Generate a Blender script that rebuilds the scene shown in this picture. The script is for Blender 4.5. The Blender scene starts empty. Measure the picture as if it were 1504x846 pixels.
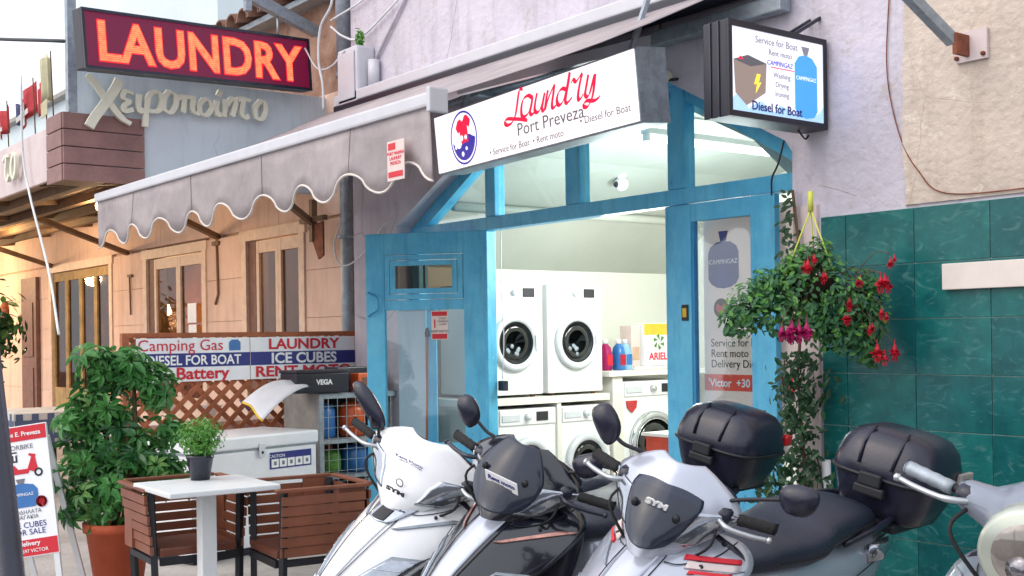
import bpy, bmesh, math, random
from mathutils import Vector, Matrix
random.seed(7)
R = math.radians
sc = bpy.context.scene
COL = sc.collection

# ------------------------------------------------------------------ camera
cam_data = bpy.data.cameras.new('camera')
cam = bpy.data.objects.new('camera', cam_data)
COL.objects.link(cam)
cam_data.sensor_width = 36
cam_data.lens = 36 * 1743 / 1504
cam_data.shift_y = 70 / 1504
cam_data.clip_start = 0.05
cam_data.clip_end = 500
_f = Vector((-math.cos(R(37.8)), math.sin(R(37.8)), 0))
_r = Vector((_f.y, -_f.x, 0))
_u = Vector((0, 0, 1))
_ro = R(-.8)
_r2 = _r * math.cos(_ro) + _u * math.sin(_ro)
_u2 = -_r * math.sin(_ro) + _u * math.cos(_ro)
cam.matrix_world = Matrix(((_r2.x, _u2.x, -_f.x, 0), (_r2.y, _u2.y, -_f.y, -4.9), (_r2.z, _u2.z, -_f.z, 1.4), (0, 0, 0, 1)))
sc.camera = cam

# ------------------------------------------------------------------ world and sun
w = bpy.data.worlds.new('World')
sc.world = w
w.use_nodes = True
nt = w.node_tree
sky = nt.nodes.new('ShaderNodeTexSky')
sky.sky_type = 'NISHITA'
sky.sun_disc = False
sky.sun_elevation = R(45)
sky.sun_rotation = R(200)
sky.air_density = 1.0
sky.dust_density = 7.0
nt.nodes['Background'].inputs[1].default_value = 0.15
# an overcast veil: the clear sky mixed with an even pale cloud layer
veil = nt.nodes.new('ShaderNodeMix')
veil.data_type = 'RGBA'
veil.inputs[0].default_value = .8
veil.inputs[7].default_value = (5.0, 5.2, 5.55, 1)
nt.links.new(sky.outputs[0], veil.inputs[6])
nt.links.new(veil.outputs[2], nt.nodes['Background'].inputs[0])
sd = bpy.data.lights.new('sun', 'SUN')
sd.energy = 0.5
sd.angle = R(80)
sd.color = (1, .95, .9)
sun = bpy.data.objects.new('sun', sd)
COL.objects.link(sun)
# sky rotation 200 deg: the sun stands behind the camera, a little to the left
sun.rotation_euler = (R(90 - 45), 0, R(-20))
sc.view_settings.view_transform = 'Standard'
sc.view_settings.look = 'None'
sc.view_settings.exposure = 1.0
sc.view_settings.gamma = 1

# ------------------------------------------------------------------ materials
def lin(h):
    h = h.lstrip('#')
    out = []
    for i in (0, 2, 4):
        c = int(h[i:i + 2], 16) / 255
        out.append(c / 12.92 if c <= .04045 else ((c + .055) / 1.055) ** 2.4)
    return tuple(out) + (1,)

def mat(name, hexc, rough=.6, metal=0., var=.12, vscale=6., bump=0., bscale=60., coat=0., spec=.5, hex2=None, detail=6):
    m = bpy.data.materials.new(name)
    m.use_nodes = True
    t = m.node_tree
    b = t.nodes['Principled BSDF']
    c = lin(hexc)
    b.inputs['Roughness'].default_value = rough
    b.inputs['Metallic'].default_value = metal
    b.inputs['Coat Weight'].default_value = coat
    b.inputs['Coat Roughness'].default_value = .06
    b.inputs['Specular IOR Level'].default_value = spec
    tc = t.nodes.new('ShaderNodeTexCoord')
    n = t.nodes.new('ShaderNodeTexNoise')
    n.inputs['Scale'].default_value = vscale
    n.inputs['Detail'].default_value = detail
    n.inputs['Roughness'].default_value = .65
    t.links.new(tc.outputs['Object'], n.inputs['Vector'])
    mx = t.nodes.new('ShaderNodeMix')
    mx.data_type = 'RGBA'
    c2 = lin(hex2) if hex2 else tuple(max(0, x * (1 - 2 * var)) for x in c[:3]) + (1,)
    c1 = c if hex2 else tuple(min(1, x * (1 + var * .6)) for x in c[:3]) + (1,)
    mx.inputs[6].default_value = c1
    mx.inputs[7].default_value = c2
    mr = t.nodes.new('ShaderNodeMapRange')
    mr.inputs[1].default_value = .35
    mr.inputs[2].default_value = .7
    t.links.new(n.outputs['Fac'], mr.inputs[0])
    t.links.new(mr.outputs[0], mx.inputs[0])
    t.links.new(mx.outputs[2], b.inputs['Base Color'])
    if bump:
        n2 = t.nodes.new('ShaderNodeTexNoise')
        n2.inputs['Scale'].default_value = bscale
        n2.inputs['Detail'].default_value = 5
        t.links.new(tc.outputs['Object'], n2.inputs['Vector'])
        bp = t.nodes.new('ShaderNodeBump')
        bp.inputs['Strength'].default_value = bump
        bp.inputs['Distance'].default_value = .02
        t.links.new(n2.outputs['Fac'], bp.inputs['Height'])
        t.links.new(bp.outputs[0], b.inputs['Normal'])
    return m

def emi(name, hexc, strength, base=None, tex=None):
    m = mat(name, base or hexc, .4, var=.02)
    b = m.node_tree.nodes['Principled BSDF']
    b.inputs['Emission Color'].default_value = lin(hexc)
    b.inputs['Emission Strength'].default_value = strength
    return m

def glass(name, tint='#ffffff', alpha=.12, rough=.03):
    m = bpy.data.materials.new(name)
    m.use_nodes = True
    t = m.node_tree
    t.nodes.remove(t.nodes['Principled BSDF'])
    out = t.nodes['Material Output']
    tr = t.nodes.new('ShaderNodeBsdfTransparent')
    tr.inputs[0].default_value = lin(tint)
    gl = t.nodes.new('ShaderNodeBsdfGlossy')
    gl.inputs['Roughness'].default_value = rough
    lw = t.nodes.new('ShaderNodeLayerWeight')
    lw.inputs[0].default_value = .25
    fr = t.nodes.new('ShaderNodeMath')
    fr.operation = 'MULTIPLY'
    fr.inputs[1].default_value = .3
    t.links.new(lw.outputs['Facing'], fr.inputs[0])
    ad = t.nodes.new('ShaderNodeMath')
    ad.operation = 'ADD'
    ad.inputs[1].default_value = alpha
    nz = t.nodes.new('ShaderNodeTexNoise')
    nz.inputs['Scale'].default_value = 2.5
    bp = t.nodes.new('ShaderNodeBump')
    bp.inputs['Strength'].default_value = .03
    t.links.new(nz.outputs['Fac'], bp.inputs['Height'])
    t.links.new(bp.outputs[0], gl.inputs['Normal'])
    mx = t.nodes.new('ShaderNodeMixShader')
    t.links.new(fr.outputs[0], ad.inputs[0])
    t.links.new(ad.outputs[0], mx.inputs[0])
    t.links.new(tr.outputs[0], mx.inputs[1])
    t.links.new(gl.outputs[0], mx.inputs[2])
    t.links.new(mx.outputs[0], out.inputs['Surface'])
    return m

M = {}
M['lilac'] = mat('lilac_plaster', '#c8c1cd', .9, var=.09, vscale=1.6, bump=.5, bscale=22)
M['beige'] = mat('beige_plaster', '#cbbcb0', .9, var=.12, vscale=1.3, bump=.6, bscale=26)
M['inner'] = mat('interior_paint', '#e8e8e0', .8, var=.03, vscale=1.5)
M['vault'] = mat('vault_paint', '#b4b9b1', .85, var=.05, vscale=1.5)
M['blue'] = mat('blue_paint', '#64c0e2', .45, var=.13, vscale=5, bump=.16, bscale=18, hex2='#45a8d6')
M['bluedark'] = mat('blue_paint_edge', '#2f8cc0', .5, var=.1)
M['white'] = mat('white_enamel', '#eceded', .3, var=.02, coat=.2)
M['offwhite'] = mat('white_laminate', '#e6e3da', .45, var=.04)
M['plastic'] = mat('white_plastic', '#e8e8ea', .35, var=.03)
M['rim'] = mat('grey_white_plastic', '#cfd3d8', .3, var=.03)
M['black'] = mat('black_plastic', '#232435', .27, var=.15, vscale=14, bump=.05, bscale=120)
M['blackg'] = mat('black_gloss', '#121218', .16, var=.1, coat=.5)
M['dark'] = mat('dark_metal', '#22242b', .5, metal=.3, var=.15)
M['rubber'] = mat('rubber', '#1d1d20', .8, var=.15, bump=.3, bscale=90)
M['chrome'] = mat('chrome', '#d9dce0', .14, metal=1, var=.04)
M['alu'] = mat('aluminium', '#b9bdc2', .35, metal=.8, var=.08)
M['galv'] = mat('galvanised_steel', '#9aa4ae', .5, metal=.4, var=.15, vscale=20)
M['awning'] = mat('awning_canvas', '#a69c9e', .85, var=.13, vscale=2.2, bump=.45, bscale=9)
M['canvas_under'] = mat('awning_canvas_under', '#8f8b8d', .9, var=.08, vscale=4)
M['piping'] = mat('cream_piping', '#d9cfc9', .7, var=.05)
M['casew'] = mat('white_aluminium', '#c6c5cc', .35, var=.04)
M['tile'] = mat('green_marble_tile', '#175e60', .24, var=.25, vscale=9, hex2='#0c474b', spec=.3, detail=10)
M['tile2'] = mat('green_marble_tile_teal', '#1a6866', .24, var=.25, vscale=11, hex2='#0f5053', spec=.3, detail=10)
M['grout'] = mat('grey_grout', '#8fb0ac', .9)
M['ochre'] = mat('warm_render', '#dfbfae', .85, var=.07, vscale=1.8, bump=.2, bscale=30)
M['ochre2'] = mat('warm_render_joint', '#c9a78e', .9, var=.1)
M['woodf'] = mat('brown_window_wood', '#7a5446', .6, var=.15, vscale=12)
M['woodlt'] = mat('pale_window_wood', '#dcc0ab', .6, var=.1, vscale=12)
M['plankm'] = mat('mauve_wood_plank', '#8e6a66', .65, var=.16, vscale=3, bump=.25, bscale=30)
M['fascia'] = mat('pinkish_fascia', '#d2c2c2', .75, var=.05)
M['panelblue'] = mat('pale_blue_panel', '#cbd6e0', .6, var=.05, vscale=1.4)
M['letter'] = mat('cream_letter', '#dfdecb', .5, var=.07)
M['tan'] = mat('tan_canopy', '#a98f74', .85, var=.12, vscale=2.5)
M['beam'] = mat('brown_canopy_beam', '#7b6047', .7, var=.15)
M['lattice'] = mat('lattice_wood', '#a8613f', .7, var=.16, vscale=9, bump=.2)
M['chairw'] = mat('chair_brown_slat', '#7d4a35', .45, var=.14, vscale=7)
M['seatl'] = mat('chair_brown_seat', '#6b3c2c', .35, var=.12)
M['tablew'] = mat('table_white_top', '#d9dde0', .35, var=.03)
M['freezer'] = mat('freezer_white', '#e9ebf0', .32, var=.03, coat=.2)
M['terra'] = mat('terracotta', '#b5502f', .7, var=.12, vscale=5, bump=.15)
M['soil'] = mat('soil', '#3a2b22', .95, var=.3, bump=.5)
M['leaf'] = mat('schefflera_leaf', '#5d9a50', .34, var=.3, vscale=9, hex2='#336e3a')
M['leafd'] = mat('schefflera_leaf_dark', '#39703c', .3, var=.3, vscale=9, hex2='#1f4f2c')
M['leafy'] = mat('schefflera_leaf_variegated', '#86ad62', .36, var=.3, vscale=9, hex2='#35713f')
M['basil'] = mat('basil_leaf', '#6da546', .5, var=.3, vscale=30, hex2='#3a7a2c')
M['fuch'] = mat('fuchsia_leaf', '#4b8350', .45, var=.3, vscale=14, hex2='#24502f')
M['vine'] = mat('vine_leaf', '#2c5a33', .4, var=.3, vscale=14, hex2='#16381f')
M['stem'] = mat('green_brown_stem', '#5f4a32', .8, var=.2)
M['petal'] = mat('red_petal', '#d0203a', .5, var=.15, vscale=30)
M['petalp'] = mat('magenta_petal', '#c02070', .5, var=.15, vscale=30)
M['yellow'] = mat('yellow_strap', '#c9cf55', .6)
M['conc'] = mat('pavement_concrete', '#a7a19d', .9, var=.14, vscale=1.8, bump=.35, bscale=40)
M['asph'] = mat('asphalt', '#45464a', .95, var=.2, vscale=3, bump=.6, bscale=90)
M['kerbm'] = mat('kerb_stone', '#94908b', .9, var=.15)
M['paintw'] = mat('scooter_white_paint', '#e9eaee', .22, var=.02, coat=.7)
M['paintb'] = mat('scooter_black_paint', '#191b26', .18, var=.05, coat=.8)
M['paints'] = mat('scooter_silver_paint', '#b6bbc9', .25, metal=.35, var=.03, coat=.6)
M['paintg'] = mat('scooter_grey_paint', '#7b8391', .28, metal=.25, var=.04, coat=.6)
M['screen'] = mat('smoked_windscreen', '#333a4c', .16, var=.06, coat=.7)
M['seatm'] = mat('black_vinyl_seat', '#262b3c', .42, var=.15, vscale=8, bump=.2, bscale=160)
M['lens'] = mat('clear_lamp_lens', '#aab0ba', .09, metal=.85, var=.12, vscale=22, bump=.03, bscale=40, coat=1)
M['bowl'] = mat('projector_bowl', '#8d8a92', .08, metal=.8, var=.35, vscale=25, coat=1)
M['cream'] = mat('cream_chrome', '#b4bab0', .22, metal=.4, var=.03)
M['taupe'] = mat('round_headlight_glass', '#9a938e', .07, metal=.5, var=.25, vscale=9, coat=1)
M['lenso'] = mat('orange_lamp_lens', '#c98f80', .12, metal=.3, var=.3, vscale=30, coat=.9)
M['redl'] = mat('red_reflector', '#c01820', .2, coat=.6)
M['red'] = mat('red_print', '#cf2434', .6, var=.03)
M['redsc'] = mat('red_script', '#e11d48', .6, var=.02)
M['redpost'] = mat('bright_red_print', '#ee4a3a', .6, var=.03)
M['navy'] = mat('navy_print', '#2a3280', .6, var=.04)
M['ink'] = mat('dark_print', '#27262c', .6, var=.03)
M['greyink'] = mat('grey_print', '#77757e', .6, var=.03)
M['whiteink'] = mat('white_print', '#f2f2f4', .6, var=.02)
M['signw'] = mat('white_sign_board', '#f2f3f8', .5, var=.03)
M['gasblue'] = mat('gas_blue', '#2a6fb5', .35, var=.1, coat=.3)
M['gasorange'] = mat('gas_orange', '#dd5a1c', .4, var=.1, coat=.2)
M['cylprint'] = mat('cylinder_print', '#3c50a6', .6, var=.2, vscale=6)
M['poster'] = mat('poster_paper', '#f6e6e1', .6, var=.03)
M['cloth'] = mat('white_sheet', '#dcdce2', .8, var=.05)
M['yel'] = mat('yellow_hem', '#e3bd3a', .7)
M['box_batt'] = mat('black_battery_box', '#1a1b2a', .4, var=.1)
M['brownwall'] = mat('weathered_brown_wall', '#a58473', .95, var=.3, vscale=5, bump=.8, bscale=14, hex2='#7a5646')
M['rooftile'] = mat('old_roof_tile', '#8c6a5a', .9, var=.25, vscale=10, bump=.3, hex2='#5a4038')
M['pale'] = mat('pale_building_render', '#c9d4d8', .9, var=.06, vscale=.3)
M['cable'] = mat('cable_black', '#20242c', .6)
M['cablew'] = mat('cable_white', '#d9dde0', .5)
M['flagred'] = mat('flag_red', '#d24a52', .8)
M['flagw'] = mat('flag_white', '#e3e0dc', .8)
M['flagy'] = mat('flag_cream', '#d5d0b0', .8)
M['flagb'] = mat('flag_blue', '#4d5578', .8)
M['check'] = mat('check_blue', '#53607c', .8)
M['inside'] = mat('warm_room_wall', '#8a5c40', .8, var=.3, vscale=2)
M['curtain'] = mat('cream_curtain', '#cdb07c', .8, var=.2, vscale=5)
M['stripe'] = mat('ash_floor', '#b9b6b0', .6)
M['glass'] = glass('clear_glass', '#f2f8fa', .05)
M['glassd'] = glass('window_glass', '#b5aca2', .0)
M['drum'] = mat('washer_door_glass', '#16191b', .07, var=.5, vscale=12, coat=.8)
M['tube'] = emi('tube_light', '#f4fff4', 1.6)
M['lit'] = emi('lit_sign_face', '#fff8fa', .52)
M['lit2'] = emi('lit_sign_face_cool', '#eef0fb', .32)
M['red_lit'] = emi('backlit_red_print', '#f0204c', .45)
M['grey_lit'] = emi('backlit_grey_print', '#85818c', .2)
M['navy_lit'] = emi('backlit_navy_print', '#3f3aa8', .4)
M['blue_lit'] = emi('backlit_blue_print', '#3f90d8', .45)
M['sky_lit'] = emi('backlit_sky_print', '#a6cdf2', .35)
M['brown_lit'] = emi('backlit_brown_print', '#8f7f78', .3)
M['yel_lit'] = emi('backlit_yellow_print', '#ffd040', .6)
M['bulb'] = emi('warm_bulb', '#ffdca0', 14)
M['ledbg'] = emi('led_panel', '#b00a48', .16, base='#301030')
M['redbox'] = mat('red_painted_wood', '#c04326', .5)
M['mirror'] = mat('mirror_glass', '#aab2bc', .05, metal=1, var=.02)
M['rust'] = mat('rusty_iron', '#8a4f3a', .8, metal=.2, var=.25, vscale=20)
M['orangebroom'] = mat('broom_handle_orange', '#c0683a', .6)
M['lavender'] = mat('skyblue_print', '#8fc0ea', .6, var=.15, vscale=6)

def weather(m, dirt, amount=.35, sx=3., sz=.35, lo=.5, hi=.72, scale=2.2):
    """soft vertical dirt streaks and patches over the base colour"""
    t = m.node_tree
    b = t.nodes['Principled BSDF']
    src = b.inputs['Base Color'].links[0].from_socket
    geo = t.nodes.new('ShaderNodeNewGeometry')
    mp = t.nodes.new('ShaderNodeMapping')
    mp.inputs['Scale'].default_value = (sx, sx, sz)
    n = t.nodes.new('ShaderNodeTexNoise')
    n.inputs['Scale'].default_value = scale
    n.inputs['Detail'].default_value = 9
    n.inputs['Roughness'].default_value = .7
    r_ = t.nodes.new('ShaderNodeMapRange')
    r_.inputs[1].default_value = lo
    r_.inputs[2].default_value = hi
    r_.inputs[4].default_value = amount
    mx = t.nodes.new('ShaderNodeMix')
    mx.data_type = 'RGBA'
    mx.inputs[7].default_value = lin(dirt)
    t.links.new(geo.outputs['Position'], mp.inputs['Vector'])
    t.links.new(mp.outputs[0], n.inputs['Vector'])
    t.links.new(n.outputs['Fac'], r_.inputs[0])
    t.links.new(r_.outputs[0], mx.inputs[0])
    t.links.new(src, mx.inputs[6])
    t.links.new(mx.outputs[2], b.inputs['Base Color'])

weather(M['lilac'], '#8f8a90', .55)
weather(M['lilac'], '#a59c8e', .5, 1, 1, .58, .66, 5)
weather(M['beige'], '#9a8878', .5)
weather(M['beige'], '#e2d8cc', .5, 1, 1, .58, .64, 7)
weather(M['blue'], '#2c6f94', .5, 6, .8, .5, .75, 3)
weather(M['blue'], '#bcd3da', .8, 3, 3, .67, .70, 14)
weather(M['blue'], '#5b6f70', .7, 2, 2, .68, .72, 5)
weather(M['ochre'], '#b08a70', .5)
weather(M['conc'], '#6f6a66', .6, 1, 1, .5, .7, 1.5)
weather(M['galv'], '#7d6a5c', .5, 4, 1, .55, .7, 4)
weather(M['panelblue'], '#9aa7b2', .5)
weather(M['fascia'], '#b39a94', .5)
weather(M['awning'], '#6f6870', .5, 2, 1, .5, .75, 2)
weather(M['vault'], '#b3b7ae', .5, 1, 1, .5, .7, 1.2)

def cracks(m, dark, scale=.9, width=.006, amt=.6):
    """sparse wandering hairline cracks"""
    t = m.node_tree
    b = t.nodes['Principled BSDF']
    src = b.inputs['Base Color'].links[0].from_socket
    geo = t.nodes.new('ShaderNodeNewGeometry')
    n = t.nodes.new('ShaderNodeTexNoise')
    n.inputs['Scale'].default_value = 2.5
    n.inputs['Detail'].default_value = 6
    va = t.nodes.new('ShaderNodeVectorMath')
    va.operation = 'MULTIPLY_ADD'
    va.inputs[1].default_value = (.5, .5, .5)
    t.links.new(n.outputs['Color'], va.inputs[0])
    t.links.new(geo.outputs['Position'], va.inputs[2])
    v = t.nodes.new('ShaderNodeTexVoronoi')
    v.feature = 'DISTANCE_TO_EDGE'
    v.inputs['Scale'].default_value = scale
    t.links.new(va.outputs[0], v.inputs['Vector'])
    r_ = t.nodes.new('ShaderNodeMapRange')
    r_.inputs[1].default_value = 0
    r_.inputs[2].default_value = width
    r_.inputs[3].default_value = amt
    r_.inputs[4].default_value = 0
    t.links.new(v.outputs['Distance'], r_.inputs[0])
    n2 = t.nodes.new('ShaderNodeTexNoise')
    n2.inputs['Scale'].default_value = 1.1
    r2 = t.nodes.new('ShaderNodeMapRange')
    r2.inputs[1].default_value = .5
    r2.inputs[2].default_value = .58
    t.links.new(geo.outputs['Position'], n2.inputs['Vector'])
    t.links.new(n2.outputs['Fac'], r2.inputs[0])
    mu = t.nodes.new('ShaderNodeMath')
    mu.operation = 'MULTIPLY'
    t.links.new(r_.outputs[0], mu.inputs[0])
    t.links.new(r2.outputs[0], mu.inputs[1])
    mx = t.nodes.new('ShaderNodeMix')
    mx.data_type = 'RGBA'
    mx.inputs[7].default_value = lin(dark)
    t.links.new(mu.outputs[0], mx.inputs[0])
    t.links.new(src, mx.inputs[6])
    t.links.new(mx.outputs[2], b.inputs['Base Color'])
cracks(M['lilac'], '#6e6872')
cracks(M['beige'], '#96867a', 1.1, .004, .5)
cracks(M['panelblue'], '#8592a0', .7, .006)

def translucent(m, f):
    t = m.node_tree
    b = t.nodes['Principled BSDF']
    tr = t.nodes.new('ShaderNodeBsdfTranslucent')
    t.links.new(b.inputs['Base Color'].links[0].from_socket, tr.inputs[0])
    mx = t.nodes.new('ShaderNodeMixShader')
    mx.inputs[0].default_value = f
    t.links.new(b.outputs[0], mx.inputs[1])
    t.links.new(tr.outputs[0], mx.inputs[2])
    t.links.new(mx.outputs[0], t.nodes['Material Output'].inputs['Surface'])
for k in ('poster', 'cylprint', 'leaf', 'leafd', 'leafy', 'basil', 'fuch', 'vine', 'petal', 'petalp', 'curtain', 'flagred', 'flagw', 'flagy'):
    translucent(M[k], .35 if k in ('poster', 'cylprint') else .3)

def see_through(m, f, tint):
    t = m.node_tree
    b = t.nodes['Principled BSDF']
    tr = t.nodes.new('ShaderNodeBsdfTransparent')
    tr.inputs[0].default_value = lin(tint)
    mx = t.nodes.new('ShaderNodeMixShader')
    mx.inputs[0].default_value = f
    t.links.new(b.outputs[0], mx.inputs[1])
    t.links.new(tr.outputs[0], mx.inputs[2])
    t.links.new(mx.outputs[0], t.nodes['Material Output'].inputs['Surface'])
see_through(M['screen'], .42, '#8790a2')

def led_mat():
    m = bpy.data.materials.new('led_letters')
    m.use_nodes = True
    t = m.node_tree
    b = t.nodes['Principled BSDF']
    tc = t.nodes.new('ShaderNodeTexCoord')
    wv = t.nodes.new('ShaderNodeTexWave')
    wv.bands_direction = 'Z'
    wv.inputs['Scale'].default_value = 22
    nz = t.nodes.new('ShaderNodeTexNoise')
    nz.inputs['Scale'].default_value = 30
    mp = t.nodes.new('ShaderNodeMapRange')
    mp.inputs[1].default_value = .0
    mp.inputs[2].default_value = .8
    mp.inputs[3].default_value = .45
    mp.inputs[4].default_value = 1.1
    t.links.new(tc.outputs['Object'], wv.inputs['Vector'])
    t.links.new(tc.outputs['Object'], nz.inputs['Vector'])
    mx = t.nodes.new('ShaderNodeMix')
    mx.data_type = 'RGBA'
    mx.inputs[6].default_value = lin('#ff3c30')
    mx.inputs[7].default_value = lin('#ff9a60')
    t.links.new(nz.outputs['Fac'], mx.inputs[0])
    t.links.new(wv.outputs['Fac'], mp.inputs[0])
    t.links.new(mx.outputs[2], b.inputs['Emission Color'])
    t.links.new(mp.outputs[0], b.inputs['Emission Strength'])
    b.inputs['Base Color'].default_value = lin('#802018')
    return m
M['led'] = led_mat()
M['ledred'] = emi('led_halo_red', '#ff1530', .55, base='#701020')

# white veins in the marble tiles
for k in ('tile', 'tile2'):
    t = M[k].node_tree
    b = t.nodes['Principled BSDF']
    src = b.inputs['Base Color'].links[0].from_socket
    tc = t.nodes.new('ShaderNodeTexCoord')
    nd = t.nodes.new('ShaderNodeTexNoise')
    nd.inputs['Scale'].default_value = 5.5
    nd.inputs['Detail'].default_value = 12
    nd.inputs['Distortion'].default_value = 3.2
    mp = t.nodes.new('ShaderNodeMapping')
    mp.inputs['Scale'].default_value = (1.2, 1, 2.6)
    mp.inputs['Rotation'].default_value = (0, R(25), 0)
    geo = t.nodes.new('ShaderNodeNewGeometry')
    t.links.new(geo.outputs['Position'], mp.inputs['Vector'])
    t.links.new(mp.outputs[0], nd.inputs['Vector'])
    t.links.new(geo.outputs['Position'], [n for n in t.nodes if n.type == 'TEX_NOISE'][0].inputs['Vector'])
    rp = t.nodes.new('ShaderNodeValToRGB')
    rp.color_ramp.elements[0].position = .56
    rp.color_ramp.elements[0].color = (0, 0, 0, 1)
    rp.color_ramp.elements[1].position = .78
    rp.color_ramp.elements[1].color = (.38, .38, .38, 1)
    mx = t.nodes.new('ShaderNodeMix')
    mx.data_type = 'RGBA'
    mx.inputs[7].default_value = lin('#6d9a98')
    t.links.new(nd.outputs['Fac'], rp.inputs[0])
    t.links.new(rp.outputs[0], mx.inputs[0])
    t.links.new(src, mx.inputs[6])
    t.links.new(mx.outputs[2], b.inputs['Base Color'])

# ------------------------------------------------------------------ mesh helpers
class MB:
    """collects geometry and links it as one mesh object"""
    def __init__(s):
        s.v = []
        s.f = []
        s.sm = []

    def add(s, vs, fs, smooth=False):
        n = len(s.v)
        s.v += [tuple(v) for v in vs]
        s.f += [tuple(i + n for i in f) for f in fs]
        s.sm += [smooth] * len(fs)
        return s

    def box(s, x0, x1, y0, y1, z0, z1, mtx=None, bev=0):
        if bev:
            b = bev
            vs, fs = [], []
            bm = bmesh.new()
            bmesh.ops.create_cube(bm, size=1)
            for v in bm.verts:
                v.co = Vector(((x0 + x1) / 2 + v.co.x * (x1 - x0), (y0 + y1) / 2 + v.co.y * (y1 - y0), (z0 + z1) / 2 + v.co.z * (z1 - z0)))
            bmesh.ops.bevel(bm, geom=bm.edges[:], offset=b, segments=2, profile=.6, affect='EDGES')
            bm.verts.index_update()
            vs = [v.co.copy() for v in bm.verts]
            fs = [[v.index for v in f.verts] for f in bm.faces]
            bm.free()
        else:
            vs = [Vector((x, y, z)) for z in (z0, z1) for y in (y0, y1) for x in (x0, x1)]
            fs = [(0, 2, 3, 1), (4, 5, 7, 6), (0, 1, 5, 4), (2, 6, 7, 3), (0, 4, 6, 2), (1, 3, 7, 5)]
        if mtx:
            vs = [mtx @ v for v in vs]
        return s.add(vs, fs, False)

    def bar(s, a, b, wd, ht=None):
        """square bar from a to b"""
        a, b = Vector(a), Vector(b)
        ht = ht or wd
        d = (b - a)
        q = d.to_track_quat('Y', 'Z').to_matrix().to_4x4()
        q.translation = a
        return s.box(-wd / 2, wd / 2, 0, d.length, -ht / 2, ht / 2, q)

    def prism(s, poly, lo, hi, axis='Y'):
        """extrude a 2-D outline; axis Y: poly is (x, z); axis X: (y, z); axis Z: (x, y)"""
        def p(a, b, c):
            return {'Y': (a, c, b), 'X': (c, a, b), 'Z': (a, b, c)}[axis]
        n = len(poly)
        vs = [p(a, b, lo) for a, b in poly] + [p(a, b, hi) for a, b in poly]
        fs = [tuple(range(n)), tuple(range(2 * n - 1, n - 1, -1))]
        fs += [(i, i + n, (i + 1) % n + n, (i + 1) % n) for i in range(n)]
        return s.add(vs, fs)

    def tube(s, pts, r, seg=8, cap=True, smooth=True):
        pts = [Vector(p) for p in pts]
        n = len(pts)
        rs = r if isinstance(r, (list, tuple)) else [r] * n
        vs, fs = [], []
        ref = None
        for i, p in enumerate(pts):
            d = (pts[min(i + 1, n - 1)] - pts[max(i - 1, 0)]).normalized()
            if ref is None:
                ref = Vector((0, 0, 1)) if abs(d.z) < .9 else Vector((1, 0, 0))
            a = (ref - d * ref.dot(d)).normalized()
            ref = a
            b = d.cross(a)
            for k in range(seg):
                t = 2 * math.pi * k / seg
                vs.append(p + (a * math.cos(t) + b * math.sin(t)) * rs[i])
        for i in range(n - 1):
            for k in range(seg):
                k2 = (k + 1) % seg
                fs.append((i * seg + k, i * seg + k2, (i + 1) * seg + k2, (i + 1) * seg + k))
        if cap:
            fs += [tuple(range(seg))[::-1], tuple(range((n - 1) * seg, n * seg))]
        return s.add(vs, fs, smooth)

    def lathe(s, prof, seg=24, axis='Z', c=(0, 0, 0), smooth=True):
        """prof: (r, h) pairs"""
        vs, fs = [], []
        n = len(prof)
        for r, h in prof:
            for k in range(seg):
                t = 2 * math.pi * k / seg
                a, b = r * math.cos(t), r * math.sin(t)
                p = {'Z': (a, b, h), 'Y': (a, h, b), 'X': (h, a, b)}[axis]
                vs.append((p[0] + c[0], p[1] + c[1], p[2] + c[2]))
        for i in range(n - 1):
            for k in range(seg):
                k2 = (k + 1) % seg
                fs.append((i * seg + k, i * seg + k2, (i + 1) * seg + k2, (i + 1) * seg + k))
        if prof[0][0] > 1e-5:
            fs.append(tuple(range(seg))[::-1])
        if prof[-1][0] > 1e-5:
            fs.append(tuple(range((n - 1) * seg, n * seg)))
        return s.add(vs, fs, smooth)

    def torus(s, c, r1, r2, axis='Y', seg=32, seg2=8):
        vs, fs = [], []
        for i in range(seg):
            t = 2 * math.pi * i / seg
            for k in range(seg2):
                q = 2 * math.pi * k / seg2
                rr = r1 + r2 * math.cos(q)
                a, b, h = rr * math.cos(t), rr * math.sin(t), r2 * math.sin(q)
                p = {'Z': (a, b, h), 'Y': (a, h, b), 'X': (h, a, b)}[axis]
                vs.append((p[0] + c[0], p[1] + c[1], p[2] + c[2]))
        for i in range(seg):
            for k in range(seg2):
                i2, k2 = (i + 1) % seg, (k + 1) % seg2
                fs.append((i * seg2 + k, i2 * seg2 + k, i2 * seg2 + k2, i * seg2 + k2))
        return s.add(vs, fs, True)

    def loft(s, rings, cap=True, smooth=True):
        n = len(rings[0])
        vs = [p for r in rings for p in r]
        fs = []
        for i in range(len(rings) - 1):
            for k in range(n):
                k2 = (k + 1) % n
                fs.append((i * n + k, i * n + k2, (i + 1) * n + k2, (i + 1) * n + k))
        if cap:
            fs += [tuple(range(n))[::-1], tuple(range((len(rings) - 1) * n, len(rings) * n))]
        return s.add(vs, fs, smooth)

    def build(s, name, m, parent=None, loc=None, rot=None, solid=0, fix=True, kind=None, label=None, sub=0):
        me = bpy.data.meshes.new(name)
        me.from_pydata(s.v, [], s.f)
        me.polygons.foreach_set('use_smooth', s.sm)
        if fix or solid:
            bm = bmesh.new()
            bm.from_mesh(me)
            if fix:
                bmesh.ops.recalc_face_normals(bm, faces=bm.faces[:])
            if solid:
                bmesh.ops.solidify(bm, geom=bm.faces[:], thickness=solid)
            bm.to_mesh(me)
            bm.free()
        me.materials.append(M[m] if isinstance(m, str) else m)
        return link(name, me, parent, loc, rot, kind, label)

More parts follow.
